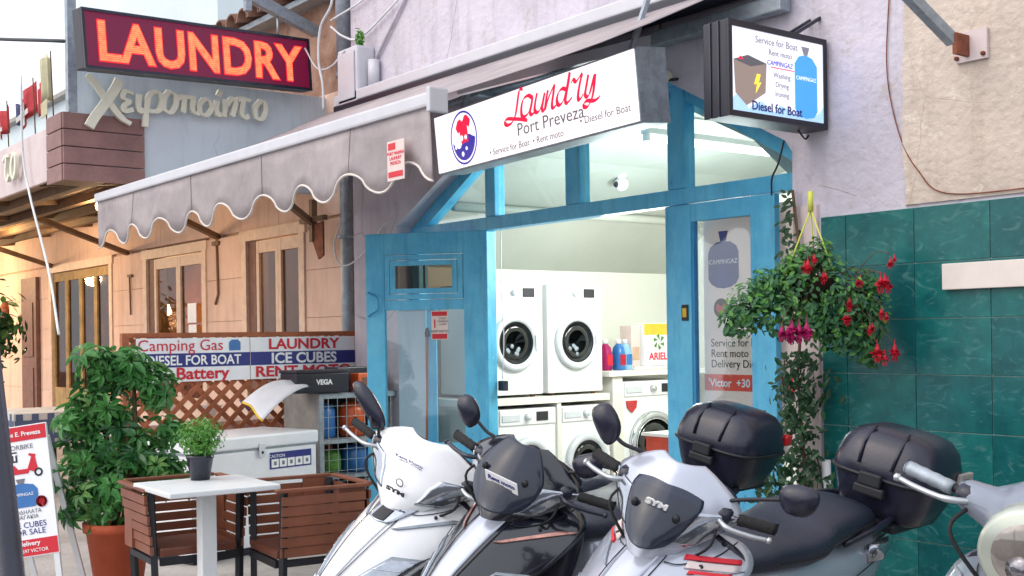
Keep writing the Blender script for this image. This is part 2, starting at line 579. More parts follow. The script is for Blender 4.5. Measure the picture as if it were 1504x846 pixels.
def link(name, me, parent=None, loc=None, rot=None, kind=None, label=None):
    o = bpy.data.objects.new(name, me)
    COL.objects.link(o)
    if parent:
        o.parent = parent
    if loc:
        o.location = loc
    if rot:
        o.rotation_euler = rot
    if kind:
        o['kind'] = kind
    if label:
        o['label'] = label
    return o

def thing(name, label, cat, loc=(0, 0, 0), rot=(0, 0, 0), group=None):
    o = bpy.data.objects.new(name, None)
    COL.objects.link(o)
    o.location = loc
    o.rotation_euler = rot
    return tag(o, label, cat, group)

def tag(o, label, cat, group=None):
    o['label'] = label
    o['category'] = cat
    if group:
        o['group'] = group
    return o

def copy_tree(o, parent=None):
    c = o.copy()
    COL.objects.link(c)
    c.parent = parent
    for ch in [x for x in bpy.data.objects if x.parent == o]:
        copy_tree(ch, c)
    return c

def text(s, size, x, z, y, m, parent, sx=1., bold=0., shear=0., align='CENTER', rotz=0., name='lettering', ext=.0006, mtx=None, space=1.):
    """flat lettering standing in the xz plane and read from -y, baseline centre at (x, z)"""
    cu = bpy.data.curves.new('t', 'FONT')
    cu.body = s
    cu.size = size
    cu.align_x = align
    cu.offset = bold
    cu.shear = shear
    cu.extrude = ext
    cu.resolution_u = 3
    cu.space_character = space
    to = bpy.data.objects.new('t', cu)
    COL.objects.link(to)
    dg = bpy.context.evaluated_depsgraph_get()
    me = bpy.data.meshes.new_from_object(to.evaluated_get(dg))
    bpy.data.objects.remove(to)
    bpy.data.curves.remove(cu)
    T = Matrix.Translation((x, y, z)) @ Matrix.Rotation(rotz, 4, 'Y') @ Matrix.Rotation(R(90), 4, 'X') @ Matrix.Diagonal((sx, 1, 1, 1))
    if mtx:
        T = mtx @ T
    me.transform(T)
    me.name = name
    me.materials.clear()
    me.materials.append(M[m])
    return link(name, me, parent)

def catmull(pts, n=8):
    P = [Vector(p) for p in pts]
    P = [P[0] * 2 - P[1]] + P + [P[-1] * 2 - P[-2]]
    out = []
    for i in range(1, len(P) - 2):
        for k in range(n):
            t = k / n
            a, b, c, d = P[i - 1], P[i], P[i + 1], P[i + 2]
            out.append(.5 * ((2 * b) + (c - a) * t + (2 * a - 5 * b + 4 * c - d) * t * t + (3 * b - a - 3 * c + d) * t ** 3))
    out.append(P[-2])
    return out

def pen(mb, path, wmin, wmax, ang, depth, y=0, axis='XZ'):
    """a calligraphic stroke with thick and thin parts, path in the sign's plane"""
    c = catmull([(a, b) for a, b in path], 7)
    vs, fs = [], []
    n = len(c)
    for i, p in enumerate(c):
        d = (c[min(i + 1, n - 1)] - c[max(i - 1, 0)]).normalized()
        nx, nz = -d.y, d.x
        h = wmin + (wmax - wmin) * abs(d.x * math.sin(ang) - d.y * math.cos(ang))
        h /= 2
        for yy in (y - .003 * i / n, y - depth - .003 * i / n):
            vs.append((p.x + nx * h, yy, p.y + nz * h))
            vs.append((p.x - nx * h, yy, p.y - nz * h))
    for i in range(n - 1):
        a, b = i * 4, i * 4 + 4
        fs += [(a + 2, a + 3, b + 3, b + 2), (a, b, b + 1, a + 1), (a, a + 2, b + 2, b), (a + 1, b + 1, b + 3, a + 3)]
    fs += [(0, 1, 3, 2), (4 * n - 4, 4 * n - 2, 4 * n - 1, 4 * n - 3)]
    mb.add(vs, fs)

def se_ring(cx, cy, z, a, b, e=4, n=28, tilt=0):
    out = []
    for k in range(n):
        t = 2 * math.pi * k / n
        c, s_ = math.cos(t), math.sin(t)
        x = math.copysign(abs(c) ** (2 / e), c) * a
        y = math.copysign(abs(s_) ** (2 / e), s_) * b
        out.append((cx + x, cy + y, z + tilt * y))
    return out

def se_ring_y(y, cx, cz, a, b, e=3, n=24):
    return [(p[0], y, p[1]) for p in [(q[0], q[1]) for q in se_ring(cx, cz, 0, a, b, e, n)]]

# ------------------------------------------------------------------ ground
MB().box(-70, 40, -14, 30, -.4, -.12).build('road', 'asph', kind='structure')
MB().box(-70, 40, -3.85, 30, -.119, 0).build('pavement', 'conc', kind='structure')
k = MB()
for i in range(30):
    k.box(-22 + i * 1.0, -21.01 + i * 1.0, -4.0, -3.852, -.119, .003)
k.build('kerb', 'kerbm', kind='structure')

# ------------------------------------------------------------------ laundry building
WY = -.15      # street face of the wall
lb = thing('laundry_building', 'lilac plastered laundry shop building with an arched blue shopfront', 'building')
arch = [(-7.5, 0), (-7.5, 2.23), (-6.72, 2.62), (-5.9, 2.92), (-4.75, 2.84), (-3.86, 2.36), (-3.82, 2.3), (-3.82, 0)]
MB().prism([(-8.14, 0), (-8.14, 5.6)] + [(2.2, 5.6), (2.2, 0)] + arch[::-1], WY, .12).build('front_wall', 'lilac', lb)
# beige render to the right, slightly proud with a ragged edge
edge = []
z = 1.97
while z < 5.6:
    edge.append((-3.17 + random.uniform(-.012, .012), z))
    z += random.uniform(.05, .16)
MB().prism([(2.2, 1.97)] + edge + [(2.2, 5.6)], WY - .012, WY + .002).build('render_panel', 'beige', lb, label='beige rendered patch of wall above the green tiles')
# interior
room = MB()
room.box(-7.95, -7.8, .122, 4.2, 0, 2.02)
room.box(-3.75, -3.6, .122, 4.2, 0, 2.02)
room.box(-7.95, -3.6, 3.05, 3.2, 0, 3.4)
room.build('interior_wall', 'inner', lb)
vp = [(-7.8, 1.95), (-7.3, 2.38), (-6.7, 2.7), (-5.85, 2.88), (-5.0, 2.8), (-4.3, 2.45), (-3.75, 1.95)]
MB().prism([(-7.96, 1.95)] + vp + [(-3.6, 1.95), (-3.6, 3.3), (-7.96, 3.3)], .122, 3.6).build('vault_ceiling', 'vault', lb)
MB().box(-7.8, -3.75, .0, 3.05, .002, .02).build('tiled_floor', 'stripe', lb)
MB().tube([(-7.18, .14, 2.36), (-7.18, 3.04, 2.36)], .035, 10).build('ceiling_pipe', 'vault', lb)
MB().box(-8.14, 2.2, .6, 8, 3.42, 5.6).build('upper_storey', 'lilac', lb)

# green marble tiles: each tile its own object
tw, th = .37, .252
tm = {}
for key in ('tile', 'tile2'):
    mb = MB().box(0, tw - .004, -.007, 0, 0, th - .004, bev=.0015)
    me = bpy.data.meshes.new('tile')
    me.from_pydata(mb.v, [], mb.f)
    me.materials.append(M[key])
    tm[key] = me
MB().box(-3.64, .9, WY - .006, WY - .001, 0, 1.955).build('tile_bed', 'grout', lb)
for r_ in range(8):
    for c_ in range(12):
        x = -3.495 + (c_ - 1) * tw + .37 * 0
        if c_ == 0:
            continue
        o = link('tile', tm['tile' if random.random() < .55 else 'tile2'], lb, (x, WY - .006, 1.955 - (r_ + 1) * th + .002))
        o.rotation_euler = (R(random.uniform(-.25, .25)), 0, R(random.uniform(-.2, .2)))
    o = link('tile', tm['tile2'], lb, (-3.64, WY - .006, 1.955 - (r_ + 1) * th + .002))
    o.scale = (.385, 1, 1)
# white plaster trim beside the opening
MB().box(-3.8, -3.66, WY - .02, WY - .001, 0, 2.02).build('door_reveal', 'fascia', lb)
MB().box(-2.97, -2.1, WY - .045, WY - .02, 1.575, 1.69, bev=.004).build('blank_name_plate', 'piping', lb)
# rendered scar marks and hairline cable on the wall
MB().tube(catmull([(-3.24, WY - .006, 3.0), (-3.26, WY - .008, 2.6), (-3.2, WY - .008, 2.3), (-3.1, WY - .016, 2.12), (-2.95, WY - .02, 2.0), (-2.5, WY - .02, 1.985), (-1.9, WY - .02, 1.98)]), .003, 6).build('wall_cable', 'rust', lb)

# ---- blue shopfront frame
F0, F1 = -.03, .05
sf = MB()
sf.prism([(-7.5, 2.2), (-7.5, 2.1), (-6.7, 2.545), (-5.9, 2.84), (-4.75, 2.76), (-3.82, 2.22), (-3.82, 2.31), (-4.75, 2.86), (-5.9, 2.94), (-6.72, 2.64)], F0, F1)
sf.build('shopfront_frame', 'blue', lb)
fr = bpy.data.objects['shopfront_frame']
MB().box(-7.48, -3.82, F0 - .015, F1, 2.125, 2.215, bev=.006).build('transom_bar', 'blue', fr)
for x0, x1, zt in ((-6.55, -6.44, 2.64), (-5.7, -5.56, 2.88), (-4.8, -4.665, 2.8)):
    MB().box(x0, x1, F0 - .008, F1 - .002, 2.217, zt, bev=.005).build('mullion', 'blue', fr)
MB().box(-4.82, -4.72, F0 - .012, F1, 0, 2.123, bev=.005).build('post', 'blue', fr)
MB().box(-6.62, -6.55, F0, F1, 0, 2.123, bev=.005).build('post', 'blue', fr)
MB().box(-7.49, -7.4, F0, F1, 0, 2.123, bev=.005).build('post', 'blue', fr)
MB().box(-3.9, -3.83, F0, F1, 0, 2.123, bev=.005).build('post', 'blue', fr)
for x0, x1, zz in ((-6.43, -5.71, (2.217, 2.217, 2.9, 2.66)), (-5.55, -4.81, (2.217, 2.217, 2.8, 2.88))):
    MB().prism([(x0, zz[0]), (x1, zz[1]), (x1, zz[2]), (x0, zz[3])], .008, .012).build('pane', 'glass', fr)
MB().prism([(-7.45, 2.217), (-6.56, 2.217), (-6.56, 2.6)], .008, .012).build('pane', 'glass', fr)
MB().prism([(-4.66, 2.217), (-3.86, 2.217), (-4.66, 2.76)], .008, .012).build('pane', 'glass', fr)

# ---- right door leaf (fixed), with poster behind
rd = thing('shop_door', 'blue shop door with a long glass pane behind the hanging flower basket', 'door', (-4.715, -.035, 0))
W_ = .72
MB().box(0, .105, -.022, .022, .02, 2.12, bev=.006).build('stile', 'blue', rd)
MB().box(.535, W_ - .02, -.022, .022, .02, 2.12, bev=.006).build('stile', 'blue', rd)
MB().box(.105, .535, -.02, .02, 2.02, 2.12, bev=.004).build('top_rail', 'blue', rd)
MB().box(.105, .535, -.02, .02, .02, .72, bev=.004).build('bottom_panel', 'blue', rd)
MB().box(.105, .535, -.003, .001, .72, 2.02).build('pane', 'glass', rd)
MB().box(.107, .125, -.016, .016, .72, 2.02).build('glazing_bead', 'bluedark', rd)
hb = MB().box(.035, .085, -.03, -.023, 1.47, 1.56, bev=.003).build('door_sticker', 'ink', rd)
MB().box(.045, .075, -.0325, -.031, 1.49, 1.54).build('sticker_mark', 'yel', hb)

ps = thing('door_poster', 'pale pink poster with gas bottle, service list and red phone band on the door glass', 'poster', (-4.60, .035, 0))
MB().box(0, .75, 0, .004, .74, 2.08).build('paper', 'poster', ps)
MB().box(0, .75, -.003, -.001, 1.08, 1.17).build('red_band', 'redpost', ps)
g = MB()
g.prism([(.04, 1.70), (.04, 1.84), (.055, 1.875), (.10, 1.90), (.15, 1.905), (.2, 1.90), (.245, 1.875), (.26, 1.84), (.26, 1.70), (.24, 1.67), (.2, 1.65), (.15, 1.645), (.10, 1.65), (.06, 1.67)], -.004, -.002)
g.build('bottle_picture', 'cylprint', ps)
MB().prism([(.13, 1.905), (.115, 1.96), (.185, 1.96), (.17, 1.905)], -.0035, -.002).build('valve_picture', 'cylprint', ps)
text('CAMPINGAZ', .036, .15, 1.78, -.005, 'whiteink', ps)
for s_, x, z in (('st', .41, 1.945), ('is', .39, 1.865), ('all', .395, 1.785)):
    text(s_, .095, x, z, -.003, 'redsc', ps)
MB().lathe([(0, 0), (.055, 0)], 24, 'Y', (.13, -.002, 1.535)).build('logo_disc', 'navy', ps)
MB().lathe([(0, 0), (.045, 0)], 24, 'Y', (.13, -.0035, 1.535)).build('logo_centre', 'whiteink', ps)
MB().prism([(.095, 1.525), (.10, 1.565), (.13, 1.545), (.16, 1.565), (.16, 1.505), (.11, 1.51)], -.006, -.0045).build('logo_mark', 'red', ps)
for i, (s_, x) in enumerate((('\u2022 Laundry', .25), ('Shower', .26), ('Service for boat', .30), ('Rent moto', .26), ('Delivery Diesel For Boat', .38))):
    text(s_, .062, .05 if i > 1 else .14, 1.44 - i * .058, -.003, 'ink', ps, align='LEFT')
text("'Victor  +30  697         8", .062, .03, 1.103, -.005, 'whiteink', ps, align='LEFT', bold=.001)

# ---- left door leaf, standing open
ld = thing('shop_door', 'blue door leaf standing open with a small vent window, left of the washing machines', 'door', (-7.28, -.55, 0), (0, 0, math.atan2(.55, .7)))
LW = .885
MB().box(0, .14, -.022, .022, .06, 2.13, bev=.006).build('stile', 'blue', ld)
MB().box(.72, LW, -.022, .022, .06, 2.13, bev=.006).build('stile', 'blue', ld)
MB().box(.14, .72, -.0215, .0215, 1.98, 2.13, bev=.003).build('top_rail', 'blue', ld)
MB().box(.14, .72, -.0215, .0215, 1.59, 1.66, bev=.003).build('middle_rail', 'blue', ld)
MB().box(.14, .72, -.0215, .0215, .06, .66, bev=.003).build('bottom_panel', 'blue', ld)
v_ = MB()
for a, b in ((.145, .02), (.185, .032)):
    v_.box(a, .715 - (a - .145), -.022 - b * .3, .0, 1.665 + (a - .145), 1.70 + (a - .145))
    v_.box(a, .715 - (a - .145), -.022 - b * .3, .0, 1.94 - (a - .145), 1.975 - (a - .145))
    v_.box(a, a + .035, -.023 - b * .3, .0, 1.70 + (a - .145), 1.94 - (a - .145))
    v_.box(.68 - (a - .145), .715 - (a - .145), -.023 - b * .3, .0, 1.70 + (a - .145), 1.94 - (a - .145))
vf = v_.build('vent_window', 'blue', ld)
MB().box(.22, .64, -.006, -.002, 1.73, 1.91).build('pane', 'glassd', vf)
MB().box(.425, .435, -.014, .004, 1.73, 1.91).build('glazing_bar', 'dark', vf)
MB().box(.14, .72, -.003, .001, .66, 1.59).build('pane', 'glass', ld)
MB().box(.22, .42, .03, .045, .6, 1.62).build('inner_curtain', 'panelblue', ld)
MB().box(.43, .5, .03, .05, .6, 1.62).build('inner_post', 'blue', ld)
MB().tube(catmull([(.02, -.024, 1.72), (.04, -.06, 1.71), (.1, -.065, 1.68), (.1, -.05, 1.6), (.04, -.05, 1.56), (.02, -.024, 1.55)]), .006, 6).build('door_handle', 'bluedark', ld)
nt_ = thing('notice', 'small white and red notice stuck on the open blue door glass', 'notice', (-7.28, -.55, 0), (0, 0, math.atan2(.55, .7)))
MB().box(.48, .60, -.012, -.009, 1.38, 1.58).build('paper', 'poster', nt_)
MB().box(.485, .595, -.014, -.0125, 1.545, 1.575).build('red_band', 'red', nt_)
MB().box(.485, .595, -.014, -.0125, 1.385, 1.42).build('red_band', 'red', nt_)
text('1', .09, .505, 1.46, -.0135, 'red', nt_)
text('RENT MOTO', .022, .54, 1.43, -.0135, 'ink', nt_)
text('PORT\nMARINA\nCARD', .02, .565, 1.52, -.0135, 'greyink', nt_)
br = thing('broom', 'broom with orange handle leaning behind the open door glass', 'broom', (-6.98, -.27, 0))
MB().tube([(0, 0, .12), (.02, .02, 1.42)], .012, 8).build('handle', 'orangebroom', br)
MB().lathe([(.02, 1.40), (.022, 1.43), (.008, 1.47)], 10, 'Z', (.02, .02, 0)).build('tip', 'black', br)
MB().box(-.14, .14, -.03, .03, .02, .12, bev=.01).build('bristle_head', 'black', br)

# ------------------------------------------------------------------ laundry interior things
def washer(loc, label, big=False, w_=.57, h_=.85):
    t = thing('washing_machine', label, 'washing machine', loc, (0, 0, R(90)), 'washing machines along the shop wall')
    d_ = .58
    MB().box(0, w_, 0, d_, 0, h_, bev=.012).build('body', 'white', t)
    MB().box(.012, w_ - .012, -.012, 0, h_ - .125, h_ - .008, bev=.004).build('control_panel', 'plastic', t)
    MB().box(.03, .2, -.02, -.012, h_ - .095, h_ - .045, bev=.003).build('drawer', 'rim', t)
    MB().lathe([(.0, -.045), (.022, -.045), (.028, -.012)], 20, 'Y', (w_ * .48, 0, h_ - .068)).build('dial', 'chrome' if big else 'rim', t)
    MB().box(w_ * .64, w_ * (.94 if big else .84), -.018, -.012, h_ - .10, h_ - .03, bev=.002).build('display', 'ink', t)
    cx, cz, r_ = w_ / 2, h_ * .47, (.245 if big else .185)
    ring = MB().lathe([(r_ + .035, -.0), (r_ + .033, -.03), (r_ + .012, -.045), (r_ - .012, -.04), (r_ - .03, -.018), (r_ - .035, -.005)], 40, 'Y', (cx, 0, cz)).build('door_ring', 'chrome' if big else 'rim', t)
    MB().lathe([(0, -.012), (r_ * .3, -.016), (r_ * .6, -.022), (r_ - .028, -.02)], 36, 'Y', (cx, 0, cz)).build('door_glass', 'drum', t)
    MB().torus((cx, -.03, cz), r_ - .028, .006, 'Y', 36, 6).build('door_seal', 'rubber' if not big else 'chrome', t)
    MB().box(cx + r_ - .01, cx + r_ + .028, -.056, -.04, cz - .06, cz + .06, bev=.006).build('door_handle', 'plastic', t)
    # grey discs: laundry, and reflections modelled onto the drum glass
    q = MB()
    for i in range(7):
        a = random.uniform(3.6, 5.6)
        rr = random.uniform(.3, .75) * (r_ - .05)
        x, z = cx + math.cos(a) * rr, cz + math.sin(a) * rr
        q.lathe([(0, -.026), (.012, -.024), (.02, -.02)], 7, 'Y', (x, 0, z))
    q.build('laundry_and_glints', 'galv', t)
    for i in (0, 1):
        MB().lathe([(.02, -.02), (.02, 0)], 10, 'Z', (.07 + i * (w_ - .14), .05, 0)).build('foot', 'rust', t)
    if big:
        MB().prism([(.03, h_ - .16), (.15, h_ - .16), (.14, h_ - .22), (.09, h_ - .26), (.04, h_ - .22)], -.014, -.001).build('red_badge', 'redl', t)
    return t

washer((-7.15, .38, .945), 'white front loader on the bench, nearer the open blue door')
washer((-7.15, 1.0, .945), 'white front loader on the bench, beside the detergents')
washer((-7.15, .5, .0), 'white washing machine under the bench behind the black scooter windscreen', h_=.84)
washer((-7.15, 1.12, .0), 'white washing machine under the bench beside the thick white post', h_=.84, w_=.52)
washer((-7.15, 1.79, .0), 'large washing machine with wide dark chrome ringed door and red badge', True, .68, 1.01)
bn = thing('bench', 'white laminate bench carrying the two upper washing machines', 'bench')
MB().box(-7.78, -7.12, .2, 1.62, .87, .925, bev=.003).build('bench_top', 'offwhite', bn)
for y in (.24, 1.07, 1.66):
    MB().box(-7.78, -7.13, y, y + .04 if y < 1.6 else y + .11, 0, .869 if y < 1.6 else 1.05).build('leg_panel', 'offwhite', bn)
sh = thing('shelf', 'white shelf over the large washing machine holding detergents', 'shelf')
MB().box(-7.78, -7.1, 1.6, 2.95, 1.055, 1.10, bev=.003).build('shelf_board', 'offwhite', sh)
MB().box(-7.79, -7.6, 2.55, 3.04, 1.15, 1.24).build('rear_ledge', 'offwhite', sh)

def bottle(loc, m1, m2, label, h_=.24, cap='plastic'):
    t = thing('detergent_bottle', label, 'bottle', loc, group='detergent bottles on the shelf')
    MB().loft([se_ring(0, 0, z, a, b, 3, 20) for z, a, b in ((0, .05, .035), (.01, .056, .04), (h_ * .6, .056, .04), (h_ * .8, .045, .034), (h_ * .9, .02, .02), (h_ * .93, .018, .018))]).build('bottle_body', m1, t)
    MB().lathe([(.022, h_ * .92), (.022, h_ * 1.05), (.018, h_ * 1.07)], 14).build('cap', cap, t)
    MB().box(.0565, .058, -.03, .03, h_ * .18, h_ * .55).build('bottle_label', m2, t)
bottle((-7.3, 1.74, 1.10), 'petalp', 'red', 'magenta detergent bottle nearest the upper washing machine')
bottle((-7.25, 1.84, 1.10), 'gasblue', 'petal', 'blue detergent bottle with red label beside the magenta one')
bottle((-7.3, 1.96, 1.10), 'lavender', 'gasblue', 'pale blue detergent bottle beside the powder box')
ar = thing('detergent_box', 'white ARIEL washing powder box with a green and yellow swirl', 'box', (-7.22, 2.11, 1.13), (0, 0, R(90)))
MB().box(0, .30, 0, .14, 0, .36, bev=.003).build('carton', 'plastic', ar)
MB().box(.0, .301, -.002, .0, .26, .355).build('yellow_top', 'yel', ar)
sw = MB()
for i in range(6):
    a = i * math.pi / 3
    sw.prism([(.17 + math.cos(a) * .02, .2 + math.sin(a) * .02), (.17 + math.cos(a + .5) * .07, .2 + math.sin(a + .5) * .07), (.17 + math.cos(a + 1) * .06, .2 + math.sin(a + 1) * .06)], -.005, -.003)
sw.build('green_swirl', 'basil', ar)
text('ARIEL', .085, .16, .05, -.003, 'redsc', ar, bold=.002)
cb2 = thing('detergent_box', 'brown and cream carton standing left of the ARIEL box', 'box', (-7.26, 2.0, 1.13), (0, 0, R(90)))
MB().box(0, .1, 0, .14, 0, .34, bev=.003).build('carton', 'poster', cb2)
MB().box(.01, .09, -.002, 0, .05, .16).build('print', 'ochre2', cb2)
tr_ = thing('tray', 'low white tray under the detergent boxes on the shelf', 'tray')
MB().box(-7.4, -7.2, 1.98, 2.46, 1.101, 1.128, bev=.004).build('tray_body', 'offwhite', tr_)
tb = MB().box(-7.35, -7.25, 2.46, 2.54, 1.101, 1.25, bev=.01).build('refill_pack', 'gasorange')
tag(tb, 'orange refill pack on the shelf beside the ARIEL box', 'pack')
rb = thing('side_table', 'red side table with pale top just inside the shop door', 'table', (-5.3, .25, 0))
MB().box(-.02, .5, -.02, .4, .77, .79, bev=.003).build('table_top', 'offwhite', rb)
MB().box(0, .48, 0, .38, 0, .769).build('cabinet', 'redbox', rb)
MB().box(.02, .46, -.008, -.001, .04, .74).build('door_panel', 'redbox', rb)

tl = thing('tube_light', 'long glowing fluorescent tube on the vaulted shop ceiling', 'lamp', (-5.6, .57, 2.69))
MB().box(-.04, .04, 0, 1.25, .02, .06, bev=.005).build('fixture', 'plastic', tl)
MB().tube([(0, .03, 0), (0, 1.22, 0)], .027, 12).build('tube', 'tube', tl)
for yy in (.0, 1.22):
    MB().box(-.02, .02, yy, yy + .03, -.025, .03).build('end_cap', 'plastic', tl)
for ty in (.75, 1.6):
    al = bpy.data.lights.new('tube_glow', 'POINT')
    al.shadow_soft_size = .25
    al.energy = 35
    al.color = (.97, 1, .94)
    alo = bpy.data.objects.new('tube_glow', al)
    COL.objects.link(alo)
    alo.location = (-5.85, ty, 2.05)
sc_ = thing('security_camera', 'round white security camera hanging from the shop vault', 'camera', (-6.83, 1.5, 2.62))
MB().lathe([(.05, .08), (.055, .05), (.04, .01), (.02, -.01)], 20).build('mount', 'plastic', sc_)
MB().lathe([(0, -.055), (.03, -.05), (.05, -.02), (.055, 0.01), (.045, .04), (.0, .06)], 20, 'Y', (.01, -.01, -.045)).build('camera_head', 'plastic', sc_)
MB().lathe([(0, -.062), (.02, -.06), (.026, -.048)], 14, 'Y', (.012, -.012, -.05)).build('camera_lens', 'black', sc_)
pcb = thing('power_cable', 'thin hanging cable with black plug in front of the upper washing machine', 'cable')
MB().tube(catmull([(-6.5, .06, 2.12), (-6.52, .07, 1.7), (-6.5, .07, 1.4), (-6.52, .07, 1.1)]), .0035, 6).build('wire', 'rim', pcb)
MB().box(-6.55, -6.48, .05, .09, 1.02, 1.09, bev=.006).build('plug', 'black', pcb)

# ------------------------------------------------------------------ lightbox sign over the shopfront
sg = thing('lightbox_sign', 'long lit white lightbox reading Laundry Port Preveza above the shopfront', 'sign', (-5.375, -.62, 2.65), (R(5), 0, math.atan2(-.24, 2.15)))
SW, SH = 2.14, .36
MB().box(-SW / 2 - .012, SW / 2 + .012, .001, .19, -SH / 2 - .012, SH / 2 + .012, bev=.004).build('case', 'galv', sg)
MB().box(-SW / 2, SW / 2, -.008, 0, -SH / 2, SH / 2).build('lit_face', 'lit', sg)
STROKES = [
 [(0.028, 0.198), (-0.003, 0.19), (-0.023, 0.141), (-0.048, 0.083), (-0.074, 0.035), (-0.115, 0.001), (-0.165, -0.007), (-0.19, 0.006), (-0.186, 0.023), (-0.154, 0.029), (-0.091, 0.018), (-0.01, 0.003), (0.053, -0.012)],
 [(0.116, 0.108), (0.079, 0.124), (0.027, 0.111), (-0.001, 0.067), (-0.003, 0.024), (0.025, 0.013), (0.068, 0.026), (0.102, 0.06), (0.128, 0.108), (0.107, 0.059), (0.09, 0.027), (0.106, 0.012), (0.157, 0.026)],
 [(0.175, 0.121), (0.151, 0.078), (0.137, 0.037), (0.152, 0.016), (0.185, 0.021), (0.223, 0.058), (0.254, 0.108), (0.232, 0.065), (0.216, 0.029), (0.226, 0.013), (0.258, 0.023)],
 [(0.286, 0.117), (0.262, 0.069), (0.242, 0.017), (0.273, 0.058), (0.32, 0.105), (0.351, 0.129), (0.34, 0.09), (0.32, 0.042), (0.319, 0.017), (0.338, 0.013), (0.382, 0.033)],
 [(0.462, 0.09), (0.424, 0.099), (0.386, 0.082), (0.367, 0.048), (0.376, 0.021), (0.403, 0.019), (0.44, 0.044), (0.476, 0.1), (0.512, 0.172), (0.49, 0.114), (0.46, 0.053), (0.451, 0.026), (0.468, 0.015), (0.516, 0.036)],
 [(0.514, 0.114), (0.538, 0.126), (0.565, 0.113), (0.619, 0.14), (0.597, 0.095), (0.574, 0.043), (0.574, 0.014), (0.599, 0.018), (0.623, 0.035)],
 [(0.679, 0.127), (0.655, 0.077), (0.636, 0.032), (0.651, 0.016), (0.681, 0.033), (0.736, 0.117), (0.72, 0.05), (0.694, -0.001), (0.654, -0.035), (0.623, -0.034), (0.619, -0.017), (0.651, -0.006), (0.712, -0.016), (0.751, -0.01), (0.771, .0)],
]
for s_ in STROKES:
    mb = MB()
    pen(mb, [(a, min(b, .172)) for a, b in s_], .005, .029, R(35), .002, -.0095)
    mb.build('script_letter', 'red_lit', sg)
text('Port Preveza', .105, .27, -.085, -.0095, 'grey_lit', sg, sx=1.25)
text('\u2022 Service for Boat  \u2022 Rent moto', .055, .0, -.155, -.0095, 'grey_lit', sg, sx=1.15)
text('\u2022 Diesel for Boat', .058, .79, -.12, -.0095, 'grey_lit', sg, sx=1.15)
lx, lz = -.70, .0
def disc_ring(name, r0, r1, m, y, x=lx, z=lz, sx=1.):
    vs, fs = [], []
    n = 48
    for k in range(n):
        t = 2 * math.pi * k / n
        for r_ in (r0, r1):
            vs.append((x + math.cos(t) * r_ * sx, y, z + math.sin(t) * r_))
    for k in range(n):
        a, b = 2 * k, 2 * ((k + 1) % n)
        fs.append((a, a + 1, b + 1, b))
    return MB().add(vs, fs).build(name, m, sg, fix=False)
disc_ring('logo_ring', .155, .168, 'navy_lit', -.0105)
wave = [(-.14, -.03)] + [(-.14 + .28 * i / 14, -.02 - .035 * math.sin(i / 14 * 6.5)) for i in range(15)]
low = [(math.cos(R(a)) * .142, math.sin(R(a)) * .142) for a in range(-5, -180, -12)]
MB().prism([(lx + a, lz + b) for a, b in [(-.142, -.01)] + wave[1:] + low], -.0112, -.0098).build('logo_water', 'navy_lit', sg)
sh_ = [(-.09, .07), (-.06, .11), (-.03, .12), (0, .1), (.03, .135), (.06, .135), (.1, .1), (.08, .055), (.055, .07), (.06, -.03), (-.03, -.035), (-.045, .045), (-.065, .03)]
MB().prism([(lx + a, lz + b) for a, b in sh_], -.0125, -.0115).build('logo_shirt', 'red_lit', sg)
for a, b, r_ in ((-.06, -.03, .032), (-.02, .0, .018), (.03, .0, .015), (-.09, .03, .014), (-.02, -.1, .016), (.03, -.07, .012), (-.1, -.05, .012)):
    MB().lathe([(0, 0), (r_, 0)], 16, 'Y', (lx + a, -.0135, lz + b)).build('logo_bubble', 'lit', sg)
for x in (-.9, .9):
    MB().bar((x, .1, SH / 2), (x, .25, SH / 2 + .3), .025).build('bracket', 'galv', sg)

# ------------------------------------------------------------------ projecting sign on the right
pj = thing('projecting_sign', 'dark framed lit projecting sign with battery, gas bottle and boat lettering', 'sign', (-3.6, -.87, 2.59), (0, 0, R(90)))
PW, PH = .70, .435
MB().box(-.0, PW, .0, .14, -PH / 2, PH / 2, bev=.004).build('case', 'box_batt', pj)
fm = MB()
fm.box(0, PW, -.014, -.001, PH / 2 - .028, PH / 2)
fm.box(0, PW, -.014, -.001, -PH / 2, -PH / 2 + .028)
fm.box(0, .024, -.014, -.001, -PH / 2 + .029, PH / 2 - .029)
fm.box(PW - .024, PW, -.014, -.001, -PH / 2 + .029, PH / 2 - .029)
fm.build('frame', 'box_batt', pj)
for yy in (.045, .095):
    MB().box(-.006, 0, yy - .004, yy + .004, -PH / 2, PH / 2).build('seam_strip', 'black', pj)
MB().box(.024, PW - .024, -.008, -.0015, -PH / 2 + .028, PH / 2 - .028).build('lit_face', 'lit2', pj)
yt = -.0095
text('Service for Boat', .046, .335, .135, yt, 'grey_lit', pj)
text('Rent moto', .038, .36, .09, yt, 'grey_lit', pj)
text('CAMPINGAZ', .032, .355, .045, yt, 'navy_lit', pj, shear=.2)
MB().box(.29, .46, yt - .001, yt, .033, .037).build('red_line', 'red_lit', pj)
for i, s_ in enumerate(('Washing', 'Drying', 'Ironing')):
    text(s_, .035, .37, -.01 - .043 * i, yt, 'grey_lit', pj)
wt = MB()
n = 24
top = [(.026 + i * (PW - .052) / n, -.135 + .02 * math.sin(i * 1.1) - .02 * math.sin(i / n * 3.14) + .01 * math.sin(i * 2.7)) for i in range(n + 1)]
wt.prism([(.026, -PH / 2 + .03)] + [(PW - .026, -PH / 2 + .03)] + top[::-1], yt - .0005, yt + .0005)
wt.build('water_print', 'sky_lit', pj)
bt = MB().prism([(.035, .04), (.13, .07), (.26, .045), (.25, -.09), (.12, -.16), (.045, -.11)], yt - .0015, yt - .001).build('battery_print', 'brown_lit', pj)
MB().prism([(.035, .04), (.13, .07), (.26, .045), (.15, .02)], yt - .0025, yt - .002).build('battery_top_print', 'greyink', pj)
